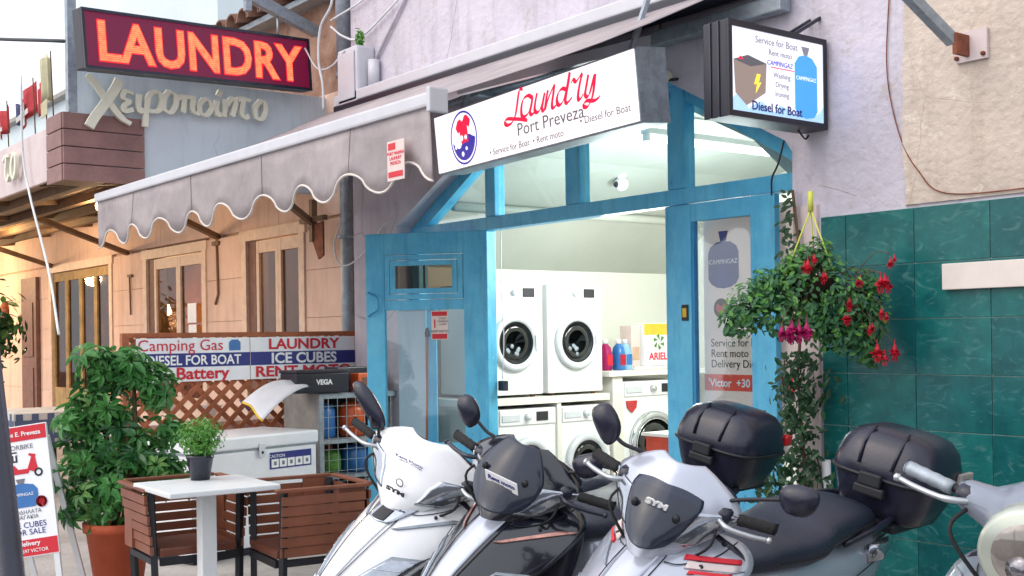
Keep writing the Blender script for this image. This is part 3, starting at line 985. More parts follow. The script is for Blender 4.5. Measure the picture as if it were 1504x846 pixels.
MB().prism([(.19, -.01), (.17, -.06), (.19, -.055), (.18, -.1), (.22, -.045), (.2, -.05), (.215, -.01)], yt - .0035, yt - .003).build('bolt_print', 'yel_lit', pj)
MB().prism([(.06, .045), (.08, .06), (.1, .045)], yt - .0035, yt - .003).build('terminal_print', 'red_lit', pj)
MB().prism([(.46, -.14), (.46, .075), (.49, .11), (.54, .122), (.59, .11), (.625, .075), (.625, -.14), (.6, -.17), (.54, -.18), (.485, -.17)], yt - .003, yt - .0025).build('bottle_print', 'blue_lit', pj)
MB().prism([(.53, .12), (.51, .16), (.57, .16), (.555, .12)], yt - .0025, yt - .002).build('valve_print', 'grey_lit', pj)
text('CAMPINGAZ', .026, .543, .0, yt - .0035, 'lit2', pj)
text('Diesel for Boat', .058, .33, -.175, yt - .004, 'navy', pj, bold=.001)
for yy in (.04, .1):
    MB().bar((.5, yy, PH / 2), (PW + .02, yy, PH / 2 + .12), .016).build('bracket', 'black', pj)
MB().tube(catmull([(.58, .07, -PH / 2), (.62, .06, -PH / 2 - .04), (.66, .07, -PH / 2 - .02)]), .005, 6).build('cable', 'cable', pj)
MB().tube(catmull([(.66, .22, -.24), (.65, .25, -.35), (.66, .3, -.42), (.68, .32, -.5)]), .005, 6).build('cable', 'cable', pj)

# stay bracket high on the beige wall
st = thing('wall_stay', 'grey steel stay ending in a rusty bracket high on the beige wall', 'bracket')
MB().bar((-2.97, -.78, 3.0), (-2.86, -.26, 2.64), .045).build('stay_bar', 'galv', st)
MB().box(-2.9, -2.75, WY - .03, WY - .014, 2.56, 2.69).build('wall_plate', 'fascia', st)
MB().box(-2.85, -2.83, -.28, WY - .03, 2.58, 2.67).build('lug', 'rust', st)
for x in (-2.89, -2.765):
    MB().lathe([(0, -.045), (.009, -.043), (.01, -.03)], 8, 'Y', (x, WY, 2.58)).build('bolt', 'rust', st)

# ------------------------------------------------------------------ awning
aw = thing('awning', 'grey canvas awning with scalloped valance and white front bar', 'awning')
AX0, AX1, AY, AZ = -8.68, -4.31, -1.97, 2.44
cz_ = 3.23
MB().box(-8.15, -3.78, WY - .16, WY - .01, cz_ - .03, cz_ + .05, bev=.01).build('cassette', 'casew', aw)
MB().box(-8.1, -3.8, WY - .19, WY - .06, cz_ - .12, cz_ - .04, bev=.01).build('cassette_lower', 'box_batt', aw)
MB().box(-8.0, -3.8, WY - .10, WY - .02, cz_ - .24, cz_ - .16, bev=.008).build('torsion_bar', 'galv', aw)
fab = MB()
nu, nv = 40, 6
vs, fs = [], []
for j in range(nv + 1):
    for i in range(nu + 1):
        x = AX0 + .03 + (AX1 - AX0 - .06) * i / nu
        t = j / nv
        y = WY - .12 + (AY - WY + .12) * t
        zz = cz_ - .05 + (AZ + .01 - cz_ + .05) * t - .035 * math.sin(math.pi * t)
        vs.append((x + .35 * (1 - t), y, zz))
for j in range(nv):
    for i in range(nu):
        a = j * (nu + 1) + i
        fs.append((a, a + 1, a + nu + 2, a + nu + 1))
fab.add(vs, fs, True).build('canvas', 'awning', aw, solid=.004)
MB().box(AX0, AX1, AY - .03, AY + .04, AZ - .03, AZ + .035, bev=.012).build('front_bar', 'casew', aw)
MB().box(AX1 + .001, AX1 + .03, AY - .045, AY + .055, AZ - .06, AZ + .05, bev=.008).build('end_cap', 'casew', aw)
# scalloped valance with piping
vs, fs = [], []
nu = 216
pip = []
def val_y(x, t):
    return AY - .012 + .018 * t * math.sin(x * 5.1) + .01 * t * math.sin(x * 13 + 1)
for i in range(nu + 1):
    x = AX0 + .02 + (AX1 - AX0 - .04) * i / nu
    ph = (x - AX0 - .02) / .4855 * 2 * math.pi
    s_ = math.cos(ph)
    s_ = math.copysign(abs(s_) ** .65, s_)
    zb = 2.135 - .055 * s_ + .0
    for j in range(5):
        t = j / 4
        vs.append((x, val_y(x, t), AZ - .025 + (zb - AZ + .025) * t))
    pip.append((x, val_y(x, 1), zb))
for i in range(nu):
    for j in range(4):
        a = i * 5 + j
        fs.append((a, a + 1, a + 6, a + 5))
MB().add(vs, fs, True).build('valance', 'awning', aw, solid=.003)
MB().tube(pip, .0065, 6).build('piping', 'piping', aw)
for k_ in range(1, 5):
    x = AX0 + .02 + k_ * .971 - .24
    MB().tube([(x, val_y(x, t_ / 4) - .003, AZ - .03 - t_ * .06) for t_ in range(5)], .0022, 5).build('canvas_seam', 'awning', aw)
for x in (-4.7, -8.2):
    am = MB()
    am.bar((x, WY - .06, cz_ - .2), (x + (.75 if x < -6 else -.75), -1.05, 2.78), .045, .06)
    am.bar((x + (.75 if x < -6 else -.75), -1.05, 2.77), (x + (.1 if x < -6 else -.1), AY + .03, AZ + .0), .04, .05)
    am.build('folding_arm', 'casew', aw)
MB().box(-6.25, -6.19, WY - .2, WY - .0, cz_ - .27, cz_ - .13, bev=.008).build('wall_bracket', 'galv', aw)
nb = thing('notice', 'small pale and red printed notice pinned on the awning valance corner', 'notice', (-4.55, AY - .05, 2.2))
MB().box(-.07, .07, -.002, .002, -.09, .09).build('paper', 'poster', nb)
MB().box(-.06, .06, -.004, -.003, -.075, -.05).build('red_band', 'red', nb)
MB().box(-.06, .0, -.004, -.003, .05, .08).build('red_band', 'red', nb)
text('PORT MARINA\nLAUNDRY\nPREVEZA', .022, 0, .025, -.003, 'redsc', nb)
# old bracket under the awning
ob = thing('wall_bracket', 'old brown triangular bracket on the pillar under the awning', 'bracket')
b_ = MB()
b_.bar((-8.78, -.16, 2.55), (-8.78, -.16, 2.2), .05)
b_.bar((-8.78, -.17, 2.36), (-8.15, -.85, 2.52), .045)
b_.bar((-8.95, -.18, 2.38), (-8.5, -.2, 2.38), .04)
b_.build('iron_arms', 'beam', ob)
MB().prism([(-8.86, 2.33), (-8.6, 2.36), (-8.6, 2.08), (-8.68, 2.05)], -.17, -.155).build('gusset_plate', 'rust', ob)

# ------------------------------------------------------------------ pipe, junction boxes, cables on the lilac wall
dp = thing('drain_pipe', 'grey drain pipe at the left corner of the lilac building', 'pipe')
MB().tube([(-8.37, -.075, 3.52), (-8.37, -.075, 5.2)], .07, 16).build('upper_pipe', 'galv', dp)
MB().tube([(-8.37, -.075, 0), (-8.37, -.075, 3.54)], .055, 16).build('lower_pipe', 'galv', dp)
for z in (.8, 2.2, 3.5, 4.3):
    MB().tube([(-8.37, -.075, z), (-8.37, -.075, z + .03)], .075, 16).build('collar', 'galv', dp)
jb = thing('meter_box', 'white meter box on the lilac wall beside the drain pipe', 'box')
MB().box(-8.08, -7.78, WY - .16, WY - .001, 3.18, 3.62, bev=.02).build('cover', 'casew', jb)
MB().box(-8.05, -7.81, WY - .175, WY - .161, 3.22, 3.58, bev=.006).build('lid', 'casew', jb)
jb2 = thing('junction_box', 'small grey junction box with short pipe beside the meter box', 'box')
MB().tube([(-7.72, WY - .05, 3.3), (-7.72, WY - .05, 3.5)], .045, 12).build('stub_pipe', 'casew', jb2)
MB().box(-7.78, -7.66, WY - .09, WY - .001, 3.19, 3.29, bev=.012).build('cover', 'dark', jb2)
wc = thing('wall_cables', 'loose white cables looping across the lilac wall from the drain pipe', 'cables')
MB().tube(catmull([(-8.4, WY - .03, 3.95), (-7.9, WY - .03, 4.0), (-7.4, WY - .03, 4.12), (-6.9, WY - .03, 4.3), (-6.4, WY - .03, 4.35), (-5.5, WY - .03, 4.5)]), .009, 6).build('cable', 'cablew', wc)
MB().tube(catmull([(-8.4, WY - .03, 3.9), (-8.2, WY - .03, 3.78), (-7.95, WY - .03, 3.72), (-7.5, WY - .03, 3.85), (-6.8, WY - .03, 4.1), (-6.4, WY - .03, 4.3), (-6.0, WY - .03, 4.5)]), .009, 6).build('cable', 'cablew', wc)
MB().tube(catmull([(-8.12, WY - .17, 4.25), (-8.12, WY - .18, 4.0), (-8.3, WY - .18, 3.85), (-8.34, WY - .18, 3.6), (-8.28, WY - .18, 3.4), (-8.27, WY - .18, 3.2)]), .01, 6).build('cable', 'cablew', wc)
MB().tube(catmull([(-8.6, WY - .16, 3.75), (-8.4, WY - .16, 3.55), (-8.15, WY - .17, 3.52), (-7.95, WY - .17, 3.6)]), .007, 6).build('cable', 'cablew', wc)
MB().tube([(-7.75, WY - .02, 3.5), (-6.9, WY - .02, 4.25)], .012, 6).build('conduit', 'lilac', wc)
MB().tube(catmull([(-8.3, WY - .03, 2.3), (-8.36, WY - .05, 2.15), (-8.3, WY - .05, 2.0), (-8.1, WY - .05, 1.98), (-7.8, WY - .03, 2.12), (-7.6, WY - .04, 2.25), (-7.4, -.05, 2.3)]), .007, 6).build('cable', 'cablew', wc)
def leafball(name, parent, m, c, rad, n, size, kind='stuff', seed=1, flat=.5, squash=(1, 1, 1), shell=.55):
    rnd = random.Random(seed)
    mb = MB()
    for i in range(n):
        d = Vector((rnd.gauss(0, 1), rnd.gauss(0, 1), rnd.gauss(0, 1))).normalized()
        rr = rad * (shell + (1 - shell) * rnd.random()) * (1 + .18 * math.sin(d.x * 7 + seed) * math.cos(d.z * 6))
        p = Vector(c) + Vector((d.x * squash[0], d.y * squash[1], d.z * squash[2])) * rr
        nrm = (d + Vector((rnd.uniform(-1, 1), rnd.uniform(-1, 1), rnd.uniform(-.4, 1))) * .8).normalized()
        leaf(mb, p, nrm, size * rnd.uniform(.7, 1.25), rnd)
    return mb.build(name, m, parent, kind=kind, fix=False)

def leaf(mb, p, nrm, s, rnd):
    a = nrm.orthogonal().normalized()
    a = (Matrix.Rotation(rnd.uniform(0, 6.28), 3, nrm) @ a)
    b = nrm.cross(a)
    mb.add([p - a * s, p - a * s * .3 + b * s * .42 + nrm * s * .1, p + a * s * .45 + b * s * .34 + nrm * s * .1, p + a * s, p + a * s * .45 - b * s * .34 + nrm * s * .1, p - a * s * .3 - b * s * .42 + nrm * s * .1, p + a * s * .1],
           [(0, 6, 1), (1, 6, 2), (2, 6, 3), (3, 6, 4), (4, 6, 5), (5, 6, 0)])

wd = thing('wall_weed', 'small green weed growing on top of the meter box', 'plant')
leafball('leaves', wd, 'basil', (-7.84, WY - .1, 3.68), .06, 60, .022, seed=3, squash=(.6, .6, 1.2))
wd2 = thing('wall_weed', 'green moss tuft high on the wall beside the drain pipe', 'plant')
leafball('leaves', wd2, 'fuch', (-8.05, WY - .02, 4.28), .12, 90, .025, seed=4, squash=(2, .2, .7))

# hanging ornament near arch apex
orn = thing('hanging_ornament', 'small pale ornament on a string above the blue shopfront post', 'ornament', (-4.72, -.16, 2.80))
MB().tube([(0, 0, .12), (0, .0, .38)], .004, 6).build('string', 'stem', orn)
MB().lathe([(0, -.03), (.04, -.01), (.045, .01), (.02, .04), (0, .05)], 14, 'Z', (0.04, 0, .02)).build('shell', 'letter', orn)
MB().tube([(-.1, 0, .02), (.13, 0, .0)], .008, 6).build('twig', 'cable', orn)
MB().lathe([(0, -.02), (.05, -.018), (.055, .0)], 18, 'Y', (0, .02, -.08)).build('round_boss', 'bluedark', orn)

# ------------------------------------------------------------------ restaurant
rs = thing('restaurant_building', 'peach rendered restaurant with wooden windows left of the laundry', 'building')
MB().box(-24, -8.285, .05, .25, 0, .35).build('base_wall', 'ochre', rs)
wins = [(-16.45, -14.0, 2.32), (-12.99, -11.28, 2.30), (-10.45, -9.2, 2.32)]
xs = [-24] + [v for w3 in wins for v in w3[:2]] + [-8.285]
wall = MB()
for i in range(0, len(xs), 2):
    wall.box(xs[i], xs[i + 1], .02, .25, .35, 2.42)
wall.box(-24, -8.285, .02, .25, 2.42, 3.45)
wall.build('core_wall', 'ochre2', rs)
# rendered blocks with thin joints between the openings
for i in range(0, len(xs), 2):
    a, b = xs[i], xs[i + 1]
    if i == 0:
        a = -19.5
    nb_ = max(1, round((b - a) / .95))
    for r_ in range(5):
        z0, z1 = .35 + r_ * .41, .35 + (r_ + 1) * .41 - .0035
        off = .0
        for c_ in range(nb_):
            x0 = a + (b - a) * c_ / nb_ + .0015
            x1 = a + (b - a) * (c_ + 1) / nb_ - .0015
            MB().box(x0, x1, -.012 + random.uniform(-.002, .002), .018, z0, z1, bev=.0015).build('wall_block', 'ochre', rs)
for c_ in range(8):
    x0 = -19.5 + c_ * 1.401
    MB().box(x0, x0 + 1.394, -.012, .018, 2.425, 3.44, bev=.0015).build('wall_block', 'ochre', rs)
MB().box(-24, -8.9, 1.6, 1.7, 0, 3).build('room_wall', 'inside', rs)
MB().box(-24, -8.9, .25, 1.7, 2.9, 3).build('room_ceiling', 'inside', rs)
for wi, (a, b, zt) in enumerate(wins):
    fw = MB()
    fw.box(a, a + .1, -.03, .1, .36, zt)
    fw.box(b - .1, b, -.03, .1, .36, zt)
    fw.box(a - .03, b + .03, -.035, .1, zt, zt + .1)
    win = fw.build('window', 'woodlt', rs)
    lf = 4 if wi == 0 else 2
    x = a + (.1 if wi == 0 else .26)
    if wi:
        MB().box(a + .101, a + .25, .0, .06, .36, zt - .005).build('shutter', 'woodf', win)
    step = (b - .1 - x) / lf
    for q in range(lf):
        x0, x1 = x + q * step, x + (q + 1) * step
        cs = MB()
        wd_ = .055
        cs.box(x0, x0 + wd_, .0, .05, .37, zt - .01)
        cs.box(x1 - wd_, x1 - .004, .0, .05, .37, zt - .01)
        cs.box(x0 + wd_, x1 - wd_, .002, .048, zt - .12, zt - .01)
        cs.box(x0 + wd_, x1 - wd_, .002, .048, .37, .8)
        c_o = cs.build('casement', 'woodlt' if wi else 'curtain', win)
        MB().box(x0 + wd_, x1 - wd_, .022, .028, .8, zt - .12).build('pane', 'glassd', win)
    if wi == 0:
        MB().box(a + .15, b - .15, .35, .37, 1.0, 2.25).build('curtain', 'curtain', win)
pw = thing('menu_sheet', 'two white paper sheets taped inside the middle restaurant window', 'paper')
MB().box(-11.78, -11.56, -.014, -.01, 1.58, 1.78).build('sheet', 'plastic', pw)
MB().box(-11.76, -11.56, -.014, -.01, 1.4, 1.56).build('sheet', 'plastic', pw)
# thin conduits with clips hanging on the blocks
cc = thing('wall_conduit', 'thin brown conduit down the restaurant wall between the two wooden windows', 'pipe')
MB().tube([(-11.0, -.03, 2.38), (-10.98, -.03, 1.85), (-11.05, -.03, 1.75)], .012, 6).build('conduit', 'beam', cc)
MB().box(-11.1, -10.95, -.04, -.013, 2.33, 2.37).build('clip', 'beam', cc)
cc = thing('wall_conduit', 'thin brown conduit on the restaurant wall beside the glowing yellow window', 'pipe')
MB().tube([(-13.4, -.03, 2.15), (-13.38, -.03, 1.7)], .01, 6).build('conduit', 'beam', cc)
MB().box(-13.45, -13.33, -.04, -.013, 2.13, 2.16).build('clip', 'beam', cc)

# warm bulbs: pendant lamps inside and under the canopy
pl_labels = ['bare warm bulb hanging inside the window nearest the grey pipe', 'bare warm bulb inside the middle restaurant window', 'warm pendant bulb in the glowing left window, left one', 'warm pendant bulb in the glowing left window, right one']
def pendant(x, y, z, label, e, top_=2.9):
    t = thing('pendant_lamp', label, 'lamp', (x, y, z), group='warm pendant bulbs of the restaurant')
    MB().tube([(0, 0, .07), (0, 0, top_ - z)], .006, 6).build('cord', 'cable', t)
    MB().lathe([(0, -.06), (.035, -.045), (.045, -.01), (.03, .03), (.015, .06), (.015, .08)], 14).build('bulb', 'bulb', t)
    if e:
        L_ = bpy.data.lights.new('bulb_glow', 'POINT')
        L_.energy = e
        L_.color = (1, .68, .36)
        L_.shadow_soft_size = .12
        lo = bpy.data.objects.new('bulb_glow', L_)
        COL.objects.link(lo)
        lo.location = (x, y, z - .12)
pendant(-9.75, .6, 2.16, pl_labels[0], 12)
pendant(-12.1, .6, 2.05, pl_labels[1], 12)
pendant(-15.6, .9, 1.75, pl_labels[2], 60)
pendant(-14.6, .9, 1.78, pl_labels[3], 60)
pendant(-10.6, -1.3, 2.62, 'warm bulb under the tan canopy in front of the wooden windows', 14, 2.8)
pendant(-14.5, -1.3, 2.62, 'warm bulb under the tan canopy before the glowing window', 34, 2.8)
pendant(-18.5, -1.2, 2.5, 'warm bulb under the far end of the tan canopy', 80, 2.8)

# ---- canopy with fascia and planks
cp = thing('restaurant_canopy', 'restaurant canopy with pinkish fascia, wood cladded corner and tan underside', 'canopy')
CX = -8.8
CY = -2.16
MB().box(CX - .04, CX - .008, CY + .04, .02, 2.60, 3.42, bev=.01).build('side_panel', 'panelblue', cp)
MB().box(-22, CX - .36, CY, CY + .03, 2.62, 3.02, bev=.004).build('front_fascia', 'fascia', cp)
MB().prism([(CY + .03, 2.66), (.0, 2.86), (.0, 2.92), (CY + .03, 2.72)], -22, CX - .041, 'X').build('canopy_sheet', 'tan', cp)
for y, z in ((-1.9, 2.655), (-1.45, 2.69), (-1.0, 2.735), (-.5, 2.785)):
    MB().box(-22, CX - .05, y, y + .07, z - .055, z + .018).build('beam', 'beam', cp)
for i in range(7):
    x = -9.6 - i * 1.7
    MB().bar((x, CY + .05, 2.64), (x, -.02, 2.84), .05).build('rafter', 'beam', cp)
for x in (-9.9, -12.4, -15.2):
    MB().bar((x + .1, -1.4, 2.66), (x - 1.1, -.01, 2.41), .05).build('strut', 'beam', cp)
for i in range(4):
    z0 = 2.575 + i * .126
    MB().box(CX - .002, CX + .024, CY - .022, -1.58, z0, z0 + .119, bev=.004).build('plank', 'plankm', cp)
    MB().box(CX - .36, CX - .004, CY - .03, CY - .004, z0, z0 + .119, bev=.004).build('plank', 'plankm', cp)
MB().box(CX - .34, CX - .003, CY - .001, CY + .3, 2.58, 3.07).build('corner_backing', 'beam', cp)

# ---- carved script letters on the side panel: Cheiropoiito in Greek
gl_ = thing('carved_lettering', 'cream carved Greek script reading \u03a7\u03b5\u03b9\u03c1\u03bf\u03c0\u03bf\u03af\u03b7\u03c4\u03bf on the pale panel', 'sign', (CX + .04, 0, 0), (0, 0, R(90)))
GS = {
 'chi': [[(-2.02, 3.35), (-1.95, 3.28), (-1.86, 3.16), (-1.77, 3.06), (-1.7, 3.02)], [(-1.78, 3.34), (-1.82, 3.26), (-1.9, 3.14), (-1.97, 3.04), (-2.01, 2.97)]],
 'e': [[(-1.68, 3.25), (-1.74, 3.26), (-1.76, 3.21), (-1.71, 3.19), (-1.75, 3.15), (-1.75, 3.11), (-1.68, 3.13)]],
 'i': [[(-1.63, 3.25), (-1.64, 3.17), (-1.63, 3.12), (-1.6, 3.14)]],
 'r': [[(-1.59, 3.01), (-1.58, 3.14), (-1.56, 3.24), (-1.52, 3.28), (-1.47, 3.27), (-1.46, 3.2), (-1.49, 3.14), (-1.56, 3.13)]],
 'o': [[(-1.4, 3.3), (-1.44, 3.24), (-1.44, 3.16), (-1.39, 3.14), (-1.35, 3.2), (-1.35, 3.27), (-1.4, 3.3)]],
 'p': [[(-1.33, 3.25), (-1.3, 3.27), (-1.19, 3.27)], [(-1.28, 3.26), (-1.29, 3.17), (-1.3, 3.15)], [(-1.21, 3.27), (-1.22, 3.18), (-1.19, 3.15), (-1.17, 3.16)]],
 'o2': [[(-1.12, 3.27), (-1.16, 3.22), (-1.15, 3.16), (-1.1, 3.15), (-1.06, 3.21), (-1.08, 3.26), (-1.12, 3.27)]],
 'i2': [[(-1.01, 3.27), (-1.02, 3.21), (-1.01, 3.16), (-0.98, 3.17)], [(-1.0, 3.31), (-.985, 3.35)]],
 'n': [[(-0.96, 3.15), (-0.94, 3.26), (-0.94, 3.29)], [(-0.94, 3.24), (-0.89, 3.3), (-0.86, 3.27), (-0.89, 3.16)]],
 't': [[(-0.84, 3.29), (-0.81, 3.31), (-0.73, 3.3)], [(-0.79, 3.3), (-0.81, 3.2), (-0.78, 3.16), (-0.75, 3.18)]],
 'o3': [[(-0.64, 3.31), (-0.69, 3.25), (-0.68, 3.17), (-0.63, 3.17), (-0.6, 3.24), (-0.61, 3.3), (-0.64, 3.31)]],
}
for k_, strokes in GS.items():
    mb = MB()
    for si_, s_ in enumerate(strokes):
        pen(mb, s_, .018 if k_ != 'chi' else .03, .042 if k_ != 'chi' else .07, R(-25), .035, -.0045 * si_)
    mb.build('letter', 'letter', gl_)
g2 = thing('carved_lettering', 'end of a cream carved Greek word on the pink fascia, left of the wood cladding', 'sign', (-9.95, CY - .03, 2.72))
mb = MB()
o_ = [(.0, .20), (-.06, .12), (-.05, .03), (.0, .0), (.06, .06), (.06, .16), (.0, .20)]
pen(mb, o_, .02, .045, R(-25), .03, 0)
mb.build('letter', 'letter', g2)
mb = MB()
pen(mb, [(-.3, .17), (-.22, .2), (-.1, .19)], .02, .04, R(-25), .03, 0)
pen(mb, [(-.2, .19), (-.23, .06), (-.18, .0), (-.12, .04)], .02, .04, R(-25), .03, 0)
mb.build('letter', 'letter', g2)

# flags on the canopy edge
flag_labels = ['red flag with white cross at the far left end of the canopy', 'small dark blue folded flag between the red ones on the canopy', 'drooping red and white flag on the canopy edge', 'narrow red flag beside the cream one on the canopy', 'cream and grey flag nearest the steel post on the canopy']
fcols = ['flagred', 'flagb', 'flagred', 'flagred', 'flagy']
for i, (x, hgt, col, lb_) in enumerate(zip((-10.35, -9.95, -9.6, -9.3, -9.13), (.28, .24, .34, .3, .46), fcols, flag_labels)):
    t = thing('flag', lb_, 'flag', (x, CY + .02, 3.02), (0, R(-6), 0), 'small flags on the canopy edge')
    MB().tube([(0, 0, 0), (0, 0, hgt + .12)], .005, 6).build('pole', 'stem', t)
    wf = (.26, .08, .4, .14, .17)[i]
    vs, fs = [], []
    for a in range(9):
        for b in range(5):
            u, v = a / 8, b / 4
            vs.append((-wf * u, .03 * math.sin(u * 7 + i), hgt + .1 - v * hgt * (.72 + .0 * u) - u * (.2 if i != 4 else .02) * hgt - .02 * math.sin(u * 6)))
    for a in range(8):
        for b in range(4):
            q = a * 5 + b
            fs.append((q, q + 1, q + 6, q + 5))
    fl = MB().add(vs, fs, True).build('cloth', col, t, solid=.002)
    if i in (0, 2):
        MB().box(-wf * .45, -wf * .3, -.045, -.04, hgt * .32, hgt * .85).build('white_cross', 'flagw', t)
        MB().box(-wf * .85, -.02, -.047, -.042, hgt * .52, hgt * .64).build('white_cross', 'flagw', t)
    if i == 4:
        MB().box(-wf * .9, -.0, -.045, -.04, hgt * .2, hgt * .45).build('lower_band', 'flagy', t)

# steel frame carrying the LED sign
fs_ = thing('steel_frame', 'grey steel frame of post and beams holding the red LED sign', 'frame')
MB().bar((-8.84, -2.1, 3.08), (-8.84, -2.1, 5.2), .065).build('post', 'galv', fs_)
MB().bar((-8.3, -2.15, 4.42), (-8.68, -.16, 3.92), .06, .09).build('beam', 'galv', fs_)
MB().bar((-8.9, -2.1, 4.36), (-8.3, -2.15, 4.42), .06, .06).build('beam', 'galv', fs_)
MB().bar((-8.55, -.85, 4.08), (-8.4, -.2, 4.6), .06, .06).build('beam', 'galv', fs_)
MB().bar((-8.55, -.83, 4.08), (-8.55, -.83, 3.96), .05, .05).build('beam', 'galv', fs_)
for x, y, z in ((-8.37, -1.85, 4.35), (-8.6, -.55, 4.02)):
    MB().tube([(x, y, z), (x, y, z - .22)], .008, 6).build('hanger', 'alu', fs_)

led = thing('led_sign', 'red LED board with glowing dotted letters reading LAUNDRY', 'sign', (-8.28, -2.2, 3.5), (0, R(-3.8), math.atan2(1.97, -.38)))
LL, LH = 2.0, .42
MB().box(0, LL, 0, .11, -LH / 2, LH / 2, bev=.006).build('case', 'box_batt', led)
fm = MB()
fm.box(0, LL, -.02, -.001, LH / 2 - .022, LH / 2)
fm.box(0, LL, -.02, -.001, -LH / 2, -LH / 2 + .022)
fm.box(0, .02, -.02, -.001, -LH / 2 + .023, LH / 2 - .023)
fm.box(LL - .02, LL, -.02, -.001, -LH / 2 + .023, LH / 2 - .023)
fm.build('frame', 'screen', led)
MB().box(.02, LL - .02, -.008, -.0015, -LH / 2 + .022, LH / 2 - .022).build('led_panel', 'ledbg', led)
text('LAUNDRY', .385, LL / 2, -.137, -.0095, 'ledred', led, sx=.99, bold=.017, space=1.04, name='halo')
text('LAUNDRY', .385, LL / 2, -.137, -.012, 'led', led, sx=.99, bold=.009, space=1.04)

# old building behind with rusty wall and roof tiles
old = thing('old_wall', 'weathered brown wall with old clay roof tiles above the restaurant', 'building')
MB().box(-11.6, -8.3, .02, 1.0, 3.45, 4.22).build('wall', 'brownwall', old)
MB().box(-11.9, -8.3, -.15, 1.0, 4.22, 4.27).build('eave_board', 'galv', old)
def half_tile(x, z, seg=8):
    mb = MB()
    ring0, ring1 = [], []
    for k in range(seg + 1):
        a = math.pi * k / seg
        for rr, lst in ((.11, ring0), (.09, ring1)):
            lst.append((math.cos(a) * rr, math.sin(a) * rr))
    vs, fs = [], []
    for y, dz in ((-.25, 0), (.3, .12)):
        for l in (ring0, ring1):
            vs += [(p[0], y, p[1] + dz) for p in l]
    n_ = seg + 1
    for k in range(seg):
        fs += [(k, k + 1, k + 1 + 2 * n_, k + 2 * n_), (n_ + k, n_ + k + 1, k + 1 + 3 * n_, k + 3 * n_), (k, k + 1, n_ + k + 1, n_ + k), (2 * n_ + k, 2 * n_ + k + 1, 3 * n_ + k + 1, 3 * n_ + k)]
    return mb.add(vs, fs, True)
tme = None
for r_ in range(2):
    for i in range(12):
        if tme is None:
            o = half_tile(0, 0).build('roof_tile', 'rooftile', old)
            tme = o.data
        else:
            o = link('roof_tile', tme, old)
        o.location = (-8.5 - i * .235 + random.uniform(-.01, .01), 0 + r_ * .45, 4.27 + r_ * .17)
        o.rotation_euler = (0, 0, R(random.uniform(-3, 3)))

pb = thing('pale_building', 'tall pale building far behind the restaurant canopy', 'building')
MB().box(-52, -37.6, 11.9, 26, -.1, 19).build('wall', 'pale', pb)
MB().box(-90, -52.01, 12.5, 26, -.1, 12.6).build('wall', 'pale', pb)
MB().box(-90.3, -51.9, 12.1, 26, 12.6, 12.8).build('roof_edge', 'kerbm', pb)
oc = thing('overhead_cable', 'black cable crossing the sky to the steel post at top left', 'cable')
MB().tube(catmull([(-22, -2.4, 7.0), (-16, -2.3, 5.35), (-11.5, -2.25, 4.18), (-8.84, -2.12, 3.6)]), .014, 6).build('cable', 'cable', oc)
cd = thing('guy_cord', 'thin pale cord hanging from the canopy down into the potted plant', 'cord')
MB().tube(catmull([(-9.75, CY - .04, 3.5), (-9.7, CY - .05, 2.9), (-9.5, CY - .06, 2.55), (-8.6, -2.35, 1.9), (-7.9, -2.5, 1.45)]), .009, 6).build('cord', 'cablew', cd)

# far-left restaurant terrace
ft = thing('dining_table', 'far dining table under a blue checked cloth at left', 'table', (-11.4, -1.5, 0))
MB().tube([(0, 0, 0), (0, 0, .74)], .03, 8).build('table_leg', 'dark', ft)
MB().box(-.45, .45, -.45, .45, .74, .765).build('table_top', 'woodlt', ft)
tc_ = thing('tablecloth', 'blue and white checked cloth on the far dining table', 'tablecloth', (-11.4, -1.5, 0))
cl = MB()
cl.box(-.47, .47, -.47, .47, .766, .772)
cl.box(-.476, -.471, -.47, .47, .5, .766)
cl.box(.471, .476, -.47, .47, .5, .766)
cl.box(-.47, .47, -.476, -.471, .5, .766)
cl.build('cloth', 'flagw', tc_)
ck = MB()
for i in range(7):
    a = -.46 + i * .135
    ck.box(a, a + .06, -.479, -.477, .5, .766)
    ck.box(.477, .479, a, a + .06, .5, .766)
for i in range(2):
    ck.box(-.47, .47, -.481, -.4795, .54 + i * .12, .59 + i * .12)
    ck.box(.4795, .481, -.47, .47, .54 + i * .12, .59 + i * .12)
ck.build('check_print', 'check', tc_)
bc = thing('blue_chair', 'blue wooden chair at the far left beside the checked table', 'chair', (-11.9, -2.05, 0), (0, 0, R(35)))
for x in (-.2, .2):
    MB().box(x - .02, x + .02, -.2, -.16, 0, .95).build('leg', 'navy', bc)
    MB().box(x - .02, x + .02, .16, .2, 0, .45).build('leg', 'navy', bc)
for z in (.55, .7, .85):
    MB().box(-.18, .18, -.19, -.17, z, z + .06).build('back_slat', 'gasblue', bc)
MB().box(-.22, .22, -.2, .22, .43, .46).build('seat', 'navy', bc)
pp = thing('potted_plant', 'thin leafy plant against the warm lit wall at far left', 'plant', (-15.2, -1.0, 0))
MB().lathe([(.14, 0), (.2, .4), (.2, .42)], 16).build('pot', 'terra', pp)
MB().tube([(0, 0, .4), (.05, 0, 1.1), (0, 0, 1.7)], .02, 6).build('stem', 'stem', pp)
leafball('foliage', pp, 'vine', (0, 0, 1.55), .55, 260, .07, seed=8, squash=(.9, .6, 1.0), shell=.15)
wl = thing('wall_lamp', 'small dark iron wall lamp at the far left of the restaurant', 'lamp', (-18.5, -.05, 1.9))
MB().lathe([(.05, -.25), (.09, 0), (.02, .12)], 12).build('lantern', 'rust', wl)
MB().bar((0, .05, .1), (0, 0, .1), .03).build('arm', 'rust', wl)
pz = thing('brown_door', 'brown wooden door beside the far left restaurant wall', 'door', (-17.6, -.05, 0))
MB().box(0, .7, -.02, .03, 0, 2.3).build('door_leaf', 'woodf', pz)
